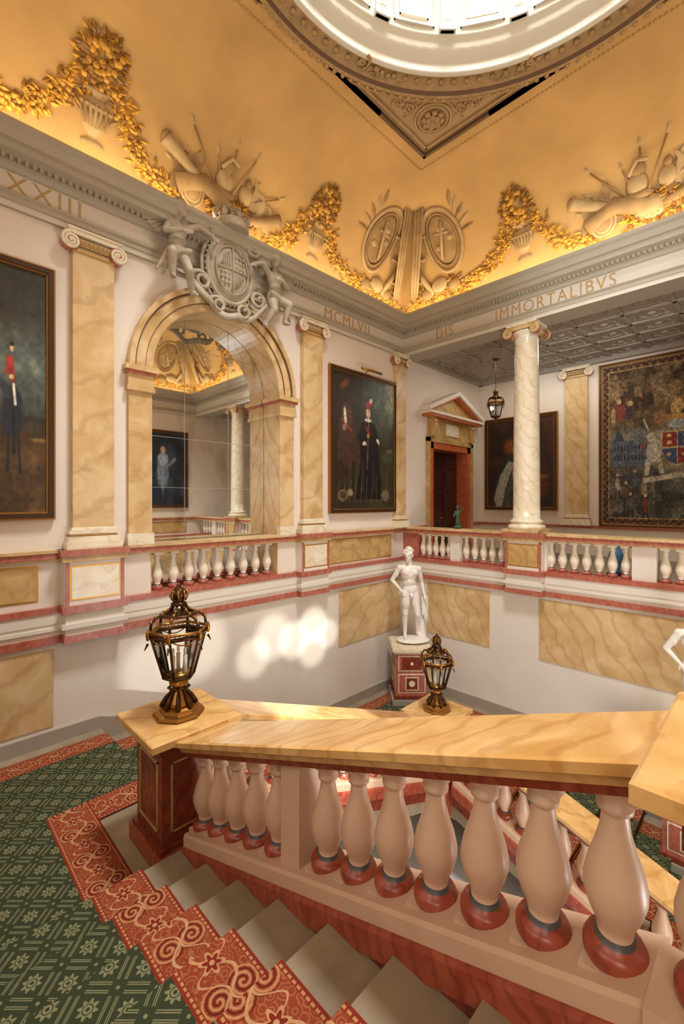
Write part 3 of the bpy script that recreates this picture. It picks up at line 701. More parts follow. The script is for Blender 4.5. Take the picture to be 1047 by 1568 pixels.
# ------------------------------------------------------------------ lanterns
def lantern(name,x,y,z,rz=0,sc=1,hang=False):
    b=B(name,['bronze','brass','glass','candle'])
    if not hang:
        b.lathe([(.20,0.001),(.21,.015),(.20,.035),(.16,.045),(.15,.07),(.12,.085)],(0,0,0),8,1,False)
        b.lathe([(.12,.085),(.105,.12),(.06,.19),(.04,.22),(.05,.235),(.075,.25),(.08,.27),(.05,.29),(.06,.31),(.10,.325)],(0,0,0),16,1)
        for k in range(8):
            a=k*PI/4; b.tube([(.14*math.cos(a),.14*math.sin(a),.08),(.10*math.cos(a),.10*math.sin(a),.15),(.055*math.cos(a),.055*math.sin(a),.20),(.085*math.cos(a),.085*math.sin(a),.235)],[.022,.02,.012,.016],6,0)
    else:
        b.tube([(0,0,1.0),(0,0,1.95)],.008,6,0); b.lathe([(.01,.25),(.05,.28),(.12,.32)],(0,0,0),12,0); b.lathe([(.07,1.88),(.11,1.94),(.11,1.96)],(0,0,0),12,0)
    n=6
    def hx(r,zz): return [(r*math.cos(2*PI*k/n),r*math.sin(2*PI*k/n),zz) for k in range(n)]
    b0=hx(.125,.325); b1=hx(.225,.68)
    b.tube(b0,.014,6,0,closed=True); b.tube(b1,.018,6,0,closed=True); b.tube(hx(.235,.72),.012,6,1,closed=True)
    for k in range(n):
        b.tube([b0[k],b1[k]],.011,6,0)
        k2=(k+1)%n
        p=[Vector(b0[k]),Vector(b0[k2]),Vector(b1[k2]),Vector(b1[k])]
        b.add([tuple(q) for q in p],[(0,1,2,3)],2)
        u=Vector(b1[k]);w=Vector(b1[k2])
        for j in range(6):
            q=u.lerp(w,(j+.5)/6); b.tube([(q.x+.014*math.cos(t*PI/3)*(w-u).normalized().x,q.y+.014*math.cos(t*PI/3)*(w-u).normalized().y,q.z+.022+.018*math.sin(t*PI/3)) for t in range(6)],.004,4,1,closed=True)
        b.tube([u.lerp(w,j/8)+Vector((0,0,-.05*math.sin(PI*j/8))) for j in range(9)],.006,5,1)
        a=2*PI*k/n
        b.ell((.245*math.cos(a),.245*math.sin(a),.70),(.018,.018,.05),1,8,5); b.tube([(.245*math.cos(a),.245*math.sin(a),.63),(.27*math.cos(a),.27*math.sin(a),.58)],[.012,.004],6,0)
        arch=[(.225,.74),(.22,.79),(.185,.83),(.13,.85),(.085,.875),(.06,.91),(.045,.93)]
        b.tube([(r_*math.cos(a),r_*math.sin(a),zz) for r_,zz in arch],.012,6,0)
        for r_,zz in arch[1:5]: b.ell((r_*math.cos(a),r_*math.sin(a),zz+.01),.016,1,6,4)
    b.lathe([(.155,.84),(.16,.85),(.14,.86)],(0,0,0),18,0)
    b.lathe([(.05,.92),(.07,.935),(.05,.95),(.03,.96),(.055,.985),(.065,1.02),(.05,1.055),(.02,1.075),(.02,1.09),(.002,1.11)],(0,0,0),12,0)
    for k in range(8):
        a=k*PI/4; b.tube([(.05*math.cos(a),.05*math.sin(a),.96),(.072*math.cos(a),.072*math.sin(a),1.0),(.06*math.cos(a),.06*math.sin(a),1.05)],.008,5,1)
    b.lathe([(.03,.33),(.10,.34),(.10,.35),(.02,.36)],(0,0,0),12,1)
    for k in range(3):
        a=k*2*PI/3+.4; b.tube([(.055*math.cos(a),.055*math.sin(a),.35),(.055*math.cos(a),.055*math.sin(a),.50)],.017,10,3); b.ell((.055*math.cos(a),.055*math.sin(a),.535),(.014,.014,.035),3,8,5)
    b.build(matrix=Matrix.Translation((x,y,z))@Matrix.Rotation(rz,4,'Z')@Matrix.Scale(sc,4))
lantern('newel_lantern',2.46,-6.38,-.26,.3); lantern('newel_lantern',2.5,-2.5,-1.5,.3)
lantern('hanging_lantern',1.33,1.8,3.25,0,.85,True)
# ------------------------------------------------------------------ figures
def figure(name,parts,mat,voxel=.011,smooth=4,matrix=None,parent=None):
    b=B(name,[mat])
    for p in parts:
        if p[0]=='c':
            _,a,c,r0,r1=p
            b.ell(a,r0,0,12,8); b.ell(c,r1,0,12,8); b.tube([a,c],[r0,r1],12,0)
        elif p[0]=='e':
            R=Matrix.Rotation(p[4],3,p[3]) if len(p)>3 else None
            b.ell(p[1],p[2],0,14,9,R)
    o=b.build()
    md=o.modifiers.new('r','REMESH'); md.mode='VOXEL'; md.voxel_size=voxel; md.use_smooth_shade=True
    ms=o.modifiers.new('s','SMOOTH'); ms.iterations=smooth; ms.factor=.5
    dg=bpy.context.evaluated_depsgraph_get(); me=bpy.data.meshes.new_from_object(o.evaluated_get(dg))
    o.modifiers.clear(); o.data=me
    if len(me.materials)==0: me.materials.append(M[mat] if isinstance(mat,str) else mat)
    for pl in me.polygons: pl.use_smooth=True
    if matrix is not None: o.matrix_world=matrix
    if parent: o.parent=parent
    return o
def hand(p,d,side,s=1.0,curl=.3):
    p=Vector(p);d=Vector(d).normalized();sd=Vector(side).normalized(); nn=d.cross(sd)
    out=[('c',tuple(p),tuple(p+d*.07*s),.026*s,.032*s),('c',tuple(p+d*.05*s-sd*.018*s),tuple(p+d*.07*s+sd*.022*s),.022*s,.022*s)]
    for i,(o,L) in enumerate(((-.030,.065),(-.010,.075),(.011,.07),(.031,.055))):
        a=p+d*.085*s+sd*o*s; m_=a+d*L*.5*s+nn*curl*.02*s; e_=m_+(d+nn*curl*1.5).normalized()*L*.5*s
        out+=[('c',tuple(a),tuple(m_),.0105*s,.0095*s),('c',tuple(m_),tuple(e_),.0095*s,.008*s)]
    a=p+d*.03*s-sd*.03*s; out+=[('c',tuple(a),tuple(a+(d-sd*.9).normalized()*.055*s),.013*s,.009*s)]
    return out
def head(c,s=1.0,yaw=0,hair=True):
    R=Matrix.Rotation(yaw,3,'Z'); c=Vector(c)
    def q(x,y,z): return tuple(c+R@(Vector((x,y,z))*s))
    o=[('e',q(0,.01,.02),(.075*s,.093*s,.10*s)),('e',q(0,-.025,-.045),(.055*s,.06*s,.065*s)),('c',q(0,-.085,.01),q(0,-.105,-.022),.010*s,.015*s),('c',q(-.03,-.078,.022),q(.03,-.078,.022),.014*s,.014*s),
       ('c',q(-.018,-.083,-.052),q(.018,-.083,-.052),.010*s,.010*s),('e',q(0,-.075,-.085),(.022*s,.02*s,.018*s)),('e',q(-.076,.01,-.01),(.01*s,.02*s,.03*s)),('e',q(.076,.01,-.01),(.01*s,.02*s,.03*s)),
       ('e',q(-.03,-.078,.0),(.012*s,.01*s,.008*s)),('e',q(.03,-.078,.0),(.012*s,.01*s,.008*s))]
    if hair:
        rn=random.Random(3)
        for i in range(46):
            a=rn.random()*6.28; e_=rn.uniform(.0,1.45)
            x=math.cos(a)*math.cos(e_)*.085; y=math.sin(a)*math.cos(e_)*.10+.02; zz=math.sin(e_)*.105+.025
            if y<-.055 and zz<.07: continue
            o.append(('e',q(x,y,zz),(.022*s,.022*s,.020*s)))
    return o
sp=[('e',(.02,0,.97),(.155,.105,.12)),('e',(.0,.0,1.10),(.125,.09,.12)),('e',(-.005,0,1.28),(.165,.11,.16)),('e',(-.075,-.07,1.31),(.085,.045,.065)),('e',(.07,-.07,1.30),(.085,.045,.065)),
 ('c',(-.12,.01,1.39),(.12,.01,1.37),.065,.065),('c',(0,.015,1.40),(-.005,0,1.53),.058,.052),('e',(.0,.06,1.30),(.14,.06,.15)),
 ('e',(-.035,-.075,1.13),(.032,.025,.05)),('e',(.035,-.075,1.13),(.032,.025,.05)),('e',(-.06,.07,.93),(.085,.07,.085)),('e',(.09,.07,.91),(.085,.07,.085)),
 ('c',(-.075,0,.90),(-.085,-.015,.53),.095,.058),('e',(-.08,-.03,.74),(.082,.075,.16)),('c',(-.085,-.015,.52),(-.08,.035,.13),.055,.036),('e',(-.085,.03,.38),(.055,.055,.11)),('e',(-.085,-.045,.52),(.038,.03,.045)),
 ('c',(-.08,.03,.11),(-.10,-.11,.085),.036,.03),('c',(-.09,-.08,.08),(-.115,-.17,.075),.036,.024),('e',(-.08,.055,.09),(.032,.035,.035)),
 ('c',(.10,0,.89),(.135,-.085,.52),.092,.056),('e',(.11,-.04,.73),(.08,.075,.15)),('c',(.135,-.085,.51),(.17,.05,.15),.053,.034),('e',(.145,-.02,.37),(.052,.055,.10)),('e',(.135,-.115,.51),(.036,.03,.043)),
 ('c',(.17,.05,.13),(.205,-.07,.085),.034,.028),('c',(.195,-.05,.08),(.225,-.13,.075),.034,.022),
 ('e',(.015,-.105,.87),(.032,.03,.04)),
 ('e',(-.185,.01,1.39),(.062,.058,.062)),('c',(-.19,.01,1.38),(-.325,.05,1.15),.052,.040),('e',(-.245,.02,1.28),(.045,.045,.075)),('c',(-.325,.05,1.15),(-.20,-.05,1.0),.041,.027),
 ('e',(.185,.01,1.36),(.062,.058,.062)),('c',(.19,.01,1.35),(.255,.06,1.09),.052,.040),('e',(.215,.03,1.24),(.045,.045,.075)),('c',(.255,.06,1.09),(.285,-.02,.86),.041,.026)]
sp+=hand((-.20,-.05,1.0),(.6,-.15,-.75),(.5,0,.5),1,.3)
sp+=hand((.285,-.02,.86),(.1,-.15,-1),(.3,.9,0),1,.5)
sp+=head((-.02,-.005,1.63),1.12,-.5)
sp+=[('c',(.27,.10,.05),(.25,.09,.45),.085,.07),('c',(.25,.09,.45),(.30,.08,.80),.07,.075),('c',(.27,.05,.62),(.33,.12,.68),.05,.03),('c',(.30,.02,.80),(.31,-.01,.42),.045,.03),('c',(.345,.06,.80),(.36,.06,.36),.04,.025),('c',(.26,0,.78),(.25,-.02,.5),.03,.02)]
sp+=[('e',(.06,-.02,.03),(.33,.24,.05)),('c',(-.2,-.1,.03),(.3,-.1,.03),.035,.035)]
st=figure('marble_statue',sp,'statue',.0105,2)
PLH=1.16
st.matrix_world=Matrix.Translation((.66,-.66,LB+PLH+.02))@Matrix.Rotation(PI/4+.1,4,'Z')@Matrix.Scale(1.08,4)
def plinth(name,x,y,z,h,rz):
    b=B(name,['redl','redd','cream','grey','statue']); w=.32
    b.box(-w-.07,w+.07,-w-.07,w+.07,0,.12,3); b.box(-w-.04,w+.04,-w-.04,w+.04,.12,.19,1); b.box(-w,w,-w,w,.19,h-.14,0)
    b.box(-w-.03,w+.03,-w-.03,w+.03,h-.14,h-.09,2); b.box(-w-.07,w+.07,-w-.07,w+.07,h-.09,h-.03,2); b.box(-w-.05,w+.05,-w-.05,w+.05,h-.03,h,2)
    for k in range(4):
        a=k*PI/2
        b.T=lambda X,Y,Z,a=a:(X*math.cos(a)-Y*math.sin(a),X*math.sin(a)+Y*math.cos(a),Z)
        for zz0,zz1 in ((.24,.62),(.67,h-.18)):
            b.box(-w+.05,w-.05,-w-.008,-w,zz0,zz1,2); b.box(-w+.07,w-.07,-w-.012,-w,zz0+.02,zz1-.02,0)
            if zz0<.5: b.box(-.13,.13,-w-.016,-w,zz0+.06,zz1-.06,2); b.box(-.11,.11,-w-.02,-w,zz0+.08,zz1-.08,1); b.extr([(.06*math.cos(t*PI/10),-w-.02,(zz0+zz1)/2+.06*math.sin(t*PI/10)) for t in range(20)],(0,-.008,0),2)
            else:
                b.box(-.2,.2,-w-.016,-w,zz0+.04,zz1-.04,1); b.extr([(.03*math.cos(t*PI/10),-w-.016,(zz0+zz1)/2+.03*math.sin(t*PI/10)) for t in range(20)],(0,-.008,0),2)
        b.T=None
    b.build(matrix=Matrix.Translation((x,y,z))@Matrix.Rotation(rz,4,'Z'))
plinth('statue_plinth',.66,-.66,LB,PLH,PI/4)
st2=bpy.data.objects.new('marble_statue',st.data); bpy.context.scene.collection.objects.link(st2)
zs=LB-R3*6; plinth('statue_plinth',5.26,-.46,zs,1.70,0)
st2.matrix_world=Matrix.Translation((5.26,-.46,zs+1.72))@Matrix.Rotation(.4,4,'Z')@Matrix.Scale(1.0,4)
fp=[('e',(0,0,.30),(.05,.04,.07)),('c',(0,0,.24),(-.03,0,.05),.035,.02),('c',(0,0,.24),(.03,-.02,.05),.035,.02),('c',(-.05,0,.35),(-.09,-.03,.25),.018,.014),('c',(.05,0,.35),(.10,-.03,.42),.018,.014),('e',(0,0,.03),(.09,.08,.035)),('c',(0,0,.36),(0,0,.41),.02,.02)]+head((0,0,.44),.36)
f=figure('bronze_figurine',fp,'green',.006,2); f.matrix_world=Matrix.Translation((1.31,.13,.98))@Matrix.Rotation(PI/4,4,'Z')
for x in (4.0,5.0):
    b=B('porcelain_vase',['blue','wood']); b.lathe([(.07,0),(.08,.03),(.06,.06),(.10,.2),(.12,.30),(.09,.40),(.05,.45),(.065,.50),(.06,.52)],(x,.9,FZ+.18),20)
    b.box(x-.12,x+.12,.78,1.02,FZ+.14,FZ+.18,1)
    for sx in (-.1,.1):
        for sy in (.8,1.0): b.box(x+sx-.015,x+sx+.015,sy-.015,sy+.015,FZ,FZ+.14,1)
    b.build()
# ------------------------------------------------------------------ coat of arms
coa=empty('coat_of_arms_sculpture',(0.14,AC+.02,4.98),PI/2)   # local x=+y world, local -y = +x world
b=B('shield',['sculpt'])
def ovr(rx,rz,r_,y,cz=0,m=0,n_=40): b.tube([(rx*math.cos(2*PI*i/n_),y,cz+rz*math.sin(2*PI*i/n_)) for i in range(n_)],r_,8,m,closed=True)
b.ell((0,-.06,0),(.36,.11,.46),0,32,12); ovr(.37,.47,.035,-.09); ovr(.44,.55,.03,-.05); ovr(.27,.35,.012,-.155)
for i in range(36):
    a=2*PI*i/36; b.ell((.405*math.cos(a),-.09,.51*math.sin(a)),(.02,.02,.02),0,6,4)
b.tube([(0,-.165,-.34),(0,-.175,0),(0,-.165,.34)],.012,6); b.tube([(-.26,-.165,0),(0,-.175,0),(.26,-.165,0)],.012,6)
for (sx,sz) in ((-1,1),(1,-1)):
    for k in range(5): b.tube([(sx*(.05+.035*k),-.17,sz*.04),(sx*(.05+.03*k),-.16,sz*(.26-.02*k*k/2))],.010,5)
for (sx,sz) in ((1,1),(-1,-1)):
    for k in range(9): b.ell((sx*(.06+.06*(k%3)),-.165,sz*(.06+.075*(k//3))),(.022,.02,.026),0,8,5)
for sg in (-1,1):
    for (cx,cz,r_,t_) in ((.40,.46,.15,.04),(.48,-.30,.15,.04),(.22,-.56,.13,.035),(.20,.58,.11,.03)):
        pts=[];rs=[]
        for i in range(26):
            a=i/25*1.5*2*PI; q=r_*(1-.8*i/25); pts.append((sg*(cx+q*math.cos(a)),-.08-.004*i,cz+q*math.sin(a))); rs.append(t_*(1-.5*i/25))
        b.tube(pts,rs,8)
vs=[];fs=[]
for i in range(31):
    q=-1+2*i/30; x=q*.62; z=-.70+.34*q*q+.03*math.sin(q*9); y=-.16-.04*math.cos(q*8)
    vs+=[(x,y,z-.055),(x,y-.01,z+.055),(x,y+.03,z+.05),(x,y+.03,z-.05)]
for i in range(30):
    for k in range(4): fs.append((i*4+k,i*4+(k+1)%4,(i+1)*4+(k+1)%4,(i+1)*4+k))
b.add(vs,fs,0,True)
b.build(parent=coa)
b=B('crown',['sculpt'])
b.lathe([(.24,.58),(.26,.60),(.25,.63),(.24,.68),(.25,.70)],(0,-.12,0),24)
for k in range(8):
    a=k*PI/4; c_,s_=math.cos(a),math.sin(a)
    b.tube([(.25*c_,-.12+.2*s_,.70),(.30*c_,-.12+.24*s_,.80),(.20*c_,-.12+.16*s_,.88),(.03*c_,-.12+.03*s_,.84)],[.02,.018,.018,.015],6)
    b.ell((.27*c_,-.12+.22*s_,.75),(.045,.03,.05),0,8,5); b.ell((.25*math.cos(a+.39),-.12+.2*math.sin(a+.39),.73),.03,0,8,5)
b.ell((0,-.12,.90),.05,0,10,6)
b.build(parent=coa)
def putto(name,sg,base):
    def q(x,y,z): return (base[0]+sg*x,base[1]+y,base[2]+z)
    P=[('e',q(0,0,.0),(.13,.11,.12)),('e',q(.01,0,.14),(.115,.10,.13)),('e',q(.0,0,.27),(.135,.10,.12)),('c',q(-.09,0,.34),q(.09,0,.35),.06,.06),('c',q(0,0,.36),q(.0,-.02,.46),.05,.045),
       ('e',q(0,-.06,.10),(.09,.06,.08)),
       ('c',q(.06,-.02,-.04),q(.16,-.20,-.14),.095,.068),('c',q(.16,-.20,-.14),q(.12,-.12,-.40),.066,.042),('c',q(.12,-.12,-.42),q(.14,-.22,-.46),.038,.026),
       ('c',q(-.06,-.02,-.06),q(-.10,-.14,-.28),.095,.066),('c',q(-.10,-.14,-.28),q(-.20,-.03,-.50),.064,.042),('c',q(-.20,-.03,-.52),q(-.23,-.12,-.56),.037,.026),
       ('c',q(.11,-.01,.34),q(.20,-.08,.18),.054,.044),('c',q(.20,-.08,.18),q(.02,-.2,.20),.043,.030),
       ('c',q(-.11,-.01,.34),q(-.28,-.08,.42),.054,.044),('c',q(-.28,-.08,.42),q(-.42,-.14,.34),.043,.030)]
    P+=hand(q(.02,-.2,.20),(-sg,-.1,.1),(0,0,1),.9,.4); P+=hand(q(-.42,-.14,.34),(-sg*.8,-.1,-.4),(0,0.3,1),.9,.4)
    P+=head(q(-.01,-.04,.56),1.15,sg*.5*-1)
    P+=[('c',q(-.12,-.12,.0),q(.16,-.12,-.10),.04,.03),('c',q(.16,-.1,-.08),q(.30,-.04,-.36),.04,.02),('c',q(.14,-.1,-.10),q(.22,-.05,-.40),.035,.02)]
    figure(name,P,'sculpt',.012,2,parent=coa)
putto('cherub_1',-1,(-.82,-.10,-.02)); putto('cherub_2',1,(.80,-.10,-.12))
b=B('wings',['sculpt'])
for sg,bx,bz in ((-1,-.82,.30),(1,.80,.20)):
    for w_,(dx,dz,L0) in enumerate(((sg*.9,.55,.42),( -sg*.5,.9,.30))):
        d0=Vector((dx,0,dz)).normalized(); root=Vector((bx,.0,bz))
        sh=root+d0*.28
        b.tube([root,root+d0*.16+Vector((0,-.03,.06)),sh],[.04,.05,.035],8)
        for k in range(9):
            a=math.atan2(dz,dx)+ (-1 if dx<0 else 1)*(-.1-.13*k)
            st_=root.lerp(sh,1-k/11.)
            L=L0*(1-.05*k); dirv=Vector((math.cos(a),0,math.sin(a)))
            nn=Vector((-dirv.z,0,dirv.x))*.032
            p0=st_;p1=st_+dirv*L
            b.add([tuple(p0-nn),tuple(p0+nn),tuple(p0.lerp(p1,.8)+nn*1.1),tuple(p1),tuple(p0.lerp(p1,.8)-nn*1.1),tuple(p0.lerp(p1,.5)+Vector((0,-.035-.004*k,0))),tuple(p0.lerp(p1,.4)+Vector((0,.02,0)))],
                  [(0,5,1),(1,5,2),(2,5,3),(3,5,4),(4,5,0),(0,1,6),(1,2,6),(2,3,6),(3,4,6),(4,0,6)],0,False)
b.build(parent=coa)
# ------------------------------------------------------------------ pedimented door
b=B('door_1',['orange','wood','sienna2','wall','brass','cream'])
y0,y1=1.0,2.95
b.box(-.32,.05,y0-.02,y0+.16,FZ,3.0,0); b.box(-.32,.05,y1-.16,y1+.02,FZ,3.0,0); b.box(-.32,.05,y0,y1,2.84,3.02,0)
b.box(0,.08,y0-.10,y0,FZ,3.1,2); b.box(0,.08,y1,y1+.10,FZ,3.1,2); b.box(0,.08,y0-.10,y1+.10,3.0,3.10,2)
b.box(-.34,-.28,y0+.1,y1-.1,FZ,2.86,1)
mid=(y0+y1)/2
for l0,l1 in ((y0+.18,mid-.02),(mid+.02,y1-.18)):
    for z0,z1 in ((.25,.85),(.95,1.75),(1.85,2.35),(2.42,2.78)):
        b.box(-.28,-.255,l0+.08,l1-.08,z0,z1,1); b.box(-.255,-.24,l0+.15,l1-.15,z0+.07,z1-.07,1)
b.tube([(-.22,mid-.08,1.1),(-.18,mid-.08,1.1)],.03,8,4)
b.box(0,.06,y0-.05,y1+.05,3.10,3.58,2)
for yy in (y0-.02,y1-.16): b.box(0,.16,yy,yy+.18,3.12,3.58,2); b.ell((.16,yy+.09,3.5),(.05,.08,.06),2)
b.box(.06,.09,mid-.3,mid+.3,3.2,3.5,5)
b.box(0,.26,y0-.26,y1+.26,3.58,3.64,0); b.box(0,.30,y0-.32,y1+.32,3.64,3.70,3)
ap=4.22
b.extr([(0,y0-.28,3.70),(0,y1+.28,3.70),(0,mid,ap-.06)],(.10,0,0),2)
for sg in (-1,1):
    ye=mid+sg*(mid-y0+.34)
    b.extr([(0,ye,3.70),(0,mid,ap),(0,mid,ap+.11),(0,ye,3.80)],(.30,0,0),3); b.extr([(0,ye-sg*.05,3.68),(0,mid,ap-.05),(0,mid,ap),(0,ye,3.71)],(.24,0,0),0)
b.build()
b=B('trim_gallery_dado',['wallw','redl','grey'])
b.box(0,S,GY-.04,GY,FZ,FZ+.16,2); b.box(0,S,GY-.05,GY,FZ+.80,FZ+.87,1)
b.box(0,.04,.5,.9,FZ+.80,FZ+.87,1); b.box(0,.04,3.05,GY,FZ+.80,FZ+.87,1)
b.build()
# ------------------------------------------------------------------ inscriptions
def text(name,s,T,y0,y1,z0,hgt):
    cu=bpy.data.curves.new(name,'FONT'); cu.body=s; cu.size=1; cu.extrude=.004; cu.space_character=1.2; cu.offset=-.012
    o=bpy.data.objects.new(name,cu); bpy.context.scene.collection.objects.link(o)
    dg=bpy.context.evaluated_depsgraph_get(); me=bpy.data.meshes.new_from_object(o.evaluated_get(dg)); bpy.data.objects.remove(o)
    xs=[v.co.x for v in me.vertices]; ys=[v.co.y for v in me.vertices]; xa,xb_,ya,yb=min(xs),max(xs),min(ys),max(ys)
    for v in me.vertices:
        y=y0+(v.co.x-xa)/(xb_-xa)*(y1-y0); z=z0+(v.co.y-ya)/(yb-ya)*hgt
        v.co=T(.032+v.co.z+.004,y,z)
    me.materials.clear(); me.materials.append(M['goldp'])
    o=bpy.data.objects.new(name,me); bpy.context.scene.collection.objects.link(o)
text('inscription','MDCCCXXXIII',Tl,-8.7,-6.50,4.985,.20); text('inscription','MCMLVII',Tl,-2.45,-1.2,4.985,.20)
text('inscription','DIS',Tf,-S+.90,-S+1.30,4.985,.20); text('inscription','IMMORTALIBVS',Tf,-S+2.22,-S+4.22,4.985,.20)
# ------------------------------------------------------------------ paintings
class P:
    def __init__(s,nx,ny,base,seed=1):
        s.nx,s.ny=nx,ny; s.U,s.V=np.meshgrid(np.linspace(0,1,nx),np.linspace(0,1,ny)); s.rng=np.random.default_rng(seed)
        s.c=np.zeros((ny,nx,3))+np.array(base,float)
    def noise(s,cells):
        g=s.rng.random((cells+2,cells+2)); x=s.U*cells; y=s.V*cells; xi=x.astype(int); yi=y.astype(int); fx=x-xi; fy=y-yi; fx=fx*fx*(3-2*fx); fy=fy*fy*(3-2*fy)
        return (g[yi,xi]*(1-fx)+g[yi,xi+1]*fx)*(1-fy)+(g[yi+1,xi]*(1-fx)+g[yi+1,xi+1]*fx)*fy
    def fbm(s,c=4,o=4): 
        t=0;w=0
        for i in range(o): t=t+s.noise(c*2**i)*.5**i; w+=.5**i
        return t/w
    def mix(s,a,col): s.c=s.c*(1-a[...,None])+np.array(col,float)*a[...,None]
    def cloud(s,col,c=4,lo=.45,hi=.7,mask=1.): s.mix(np.clip((s.fbm(c)-lo)/(hi-lo),0,1)*mask,col)
    def e(s,cx,cy,rx,ry,col,rot=0,soft=.25,a=1.):
        c,q=math.cos(rot),math.sin(rot); dx=s.U-cx;dy=s.V-cy; x=(dx*c+dy*q)/rx; y=(-dx*q+dy*c)/ry
        d=np.sqrt(x*x+y*y)+ (s.noise(24)-.5)*.15
        s.mix(np.clip((1-d)/soft,0,1)*a,col)
    def poly(s,pts,col,a=1.):
        ins=np.zeros_like(s.U,bool); n=len(pts); j=n-1
        for i in range(n):
            xi,yi=pts[i];xj,yj=pts[j]
            if yi!=yj:
                ins^=((yi>s.V)!=(yj>s.V))&(s.U<(xj-xi)*(s.V-yi)/(yj-yi)+xi)
            j=i
        s.mix(ins*a,col)
    def line(s,p0,p1,w,col,a=1.):
        d=np.array(p1)-np.array(p0);L=(d**2).sum(); t=np.clip(((s.U-p0[0])*d[0]+(s.V-p0[1])*d[1])/L,0,1)
        D=np.hypot(s.U-p0[0]-t*d[0],s.V-p0[1]-t*d[1]); s.mix(np.clip((w-D)/(w*.5),0,1)*a,col)
    def tex(s,amt=.15,c=40): s.c=s.c*(1+(s.noise(c)[...,None]-.5)*amt*2)
def paintmat(name,rough=.4):
    m,nt,bs=newmat(name); a=nt.nodes.new('ShaderNodeVertexColor'); a.layer_name='Col'; nt.links.new(a.outputs[0],bs.inputs['Base Color']); bs.inputs['Roughness'].default_value=rough; return m
PM=paintmat('oil_paint_canvas',.4); TM=paintmat('tapestry_weave',.95)
def hang(name,T,n0,y0,y1,z0,z1,p,fw=.09,mat=None,light=False,gain=1.0):
    em=empty(name)
    c=np.clip(p.c*gain/255.,0,1); c=np.where(c<=.04045,c/12.92,((c+.055)/1.055)**2.4)
    vs=[T(n0+.045,y0+(y1-y0)*i/(p.nx-1),z0+(z1-z0)*j/(p.ny-1)) for j in range(p.ny) for i in range(p.nx)]
    fs=[(j*p.nx+i,j*p.nx+i+1,(j+1)*p.nx+i+1,(j+1)*p.nx+i) for j in range(p.ny-1) for i in range(p.nx-1)]
    me=bpy.data.meshes.new('canvas'); me.from_pydata(vs,[],fs); at=me.color_attributes.new('Col','FLOAT_COLOR','POINT')
    at.data.foreach_set('color',np.concatenate([c.reshape(-1,3),np.ones((p.nx*p.ny,1))],1).ravel())
    me.materials.append(mat or PM); o=bpy.data.objects.new('canvas',me); bpy.context.scene.collection.objects.link(o); o.parent=em
    b=B('frame',['frame','framein','brass']); b.T=T
    for (d0,d1,h,m_) in ((0,.018,.065,1),(.018,fw-.02,.09,0),(fw-.02,fw,.07,1)):
        b.box(n0,n0+h,y0-d1,y1+d1,z1+d0,z1+d1,m_); b.box(n0,n0+h,y0-d1,y1+d1,z0-d1,z0-d0,m_)
        b.box(n0,n0+h,y0-d1,y0-d0,z0-d0,z1+d0,m_); b.box(n0,n0+h,y1+d0,y1+d1,z0-d0,z1+d0,m_)
    b.box(n0,n0+.04,y0,y1,z0,z1,0)
    if light:
        ym=(y0+y1)/2; b.tube([(n0+.22,ym-.3,z1+.12),(n0+.22,ym+.3,z1+.12)],.025,8,2); b.tube([(n0,ym,z1+.05),(n0+.1,ym,z1+.14),(n0+.22,ym,z1+.12)],.01,6,2)
    b.T=None; b.build(parent=em)
# full length portrait in black with horse and attendants, stormy sky
p=P(170,220,(44,36,24),3); p.cloud((60,54,36),3,.35,.65)
p.mix(np.clip((p.V-.48)*3,0,1)*np.clip((p.U-.42)*4,0,1)*.95,(98,108,92)); p.cloud((160,162,140),4,.5,.7,np.clip((p.V-.55)*4,0,1)*np.clip((p.U-.4)*3,0,1)*.7); p.cloud((46,54,46),5,.5,.65,(p.V>.5)*.6)
p.poly([(.0,.0),(.0,1),(.34,1),(.30,.88),(.24,.75),(.30,.5),(.2,.2)],(44,28,18),.85)
p.e(.17,.92,.10,.035,(150,74,44),.4,.6,.7)
# horse : body, neck, head
p.e(.26,.42,.19,.14,(64,42,28)); p.poly([(.06,.36),(.08,.60),(.14,.74),(.24,.77),(.32,.64),(.36,.48),(.34,.34)],(66,44,30)); p.e(.21,.69,.085,.105,(82,56,38),.15,.3); p.e(.18,.68,.026,.085,(214,202,182),.15,.4); p.e(.165,.60,.035,.03,(134,108,94)); p.e(.16,.79,.014,.03,(60,40,28),.3); p.e(.24,.795,.014,.03,(60,40,28),-.3); p.line((.12,.66),(.28,.58),.008,(170,56,38)); p.e(.14,.695,.008,.008,(14,10,8)); p.e(.225,.70,.008,.008,(14,10,8))
p.poly([(.10,.36),(.15,.36),(.14,.06),(.11,.06)],(48,32,22)); p.poly([(.28,.36),(.33,.36),(.31,.06),(.28,.06)],(40,28,20))
# figure
p.poly([(.42,.62),(.48,.665),(.62,.665),(.70,.60),(.72,.40),(.80,.07),(.34,.07),(.42,.36)],(20,17,17)); p.e(.55,.61,.13,.07,(28,24,24)); p.e(.545,.735,.045,.046,(214,170,136),0,.3); p.e(.545,.785,.055,.022,(120,70,44)); p.e(.56,.81,.065,.020,(186,44,30),.2); p.e(.59,.835,.03,.022,(226,218,204),.4)
p.e(.527,.742,.006,.004,(40,26,20)); p.e(.563,.742,.006,.004,(40,26,20)); p.e(.545,.714,.012,.004,(160,70,60))
p.e(.545,.682,.065,.016,(228,220,204)); p.line((.46,.64),(.40,.54),.034,(24,20,20)); p.line((.40,.54),(.48,.50),.028,(24,20,20)); p.e(.48,.50,.032,.016,(226,214,194),.3); p.e(.505,.495,.016,.012,(214,166,132)); p.line((.64,.64),(.70,.55),.034,(24,20,20)); p.e(.71,.53,.032,.018,(226,214,194),-.5); p.e(.725,.512,.016,.013,(214,166,132))
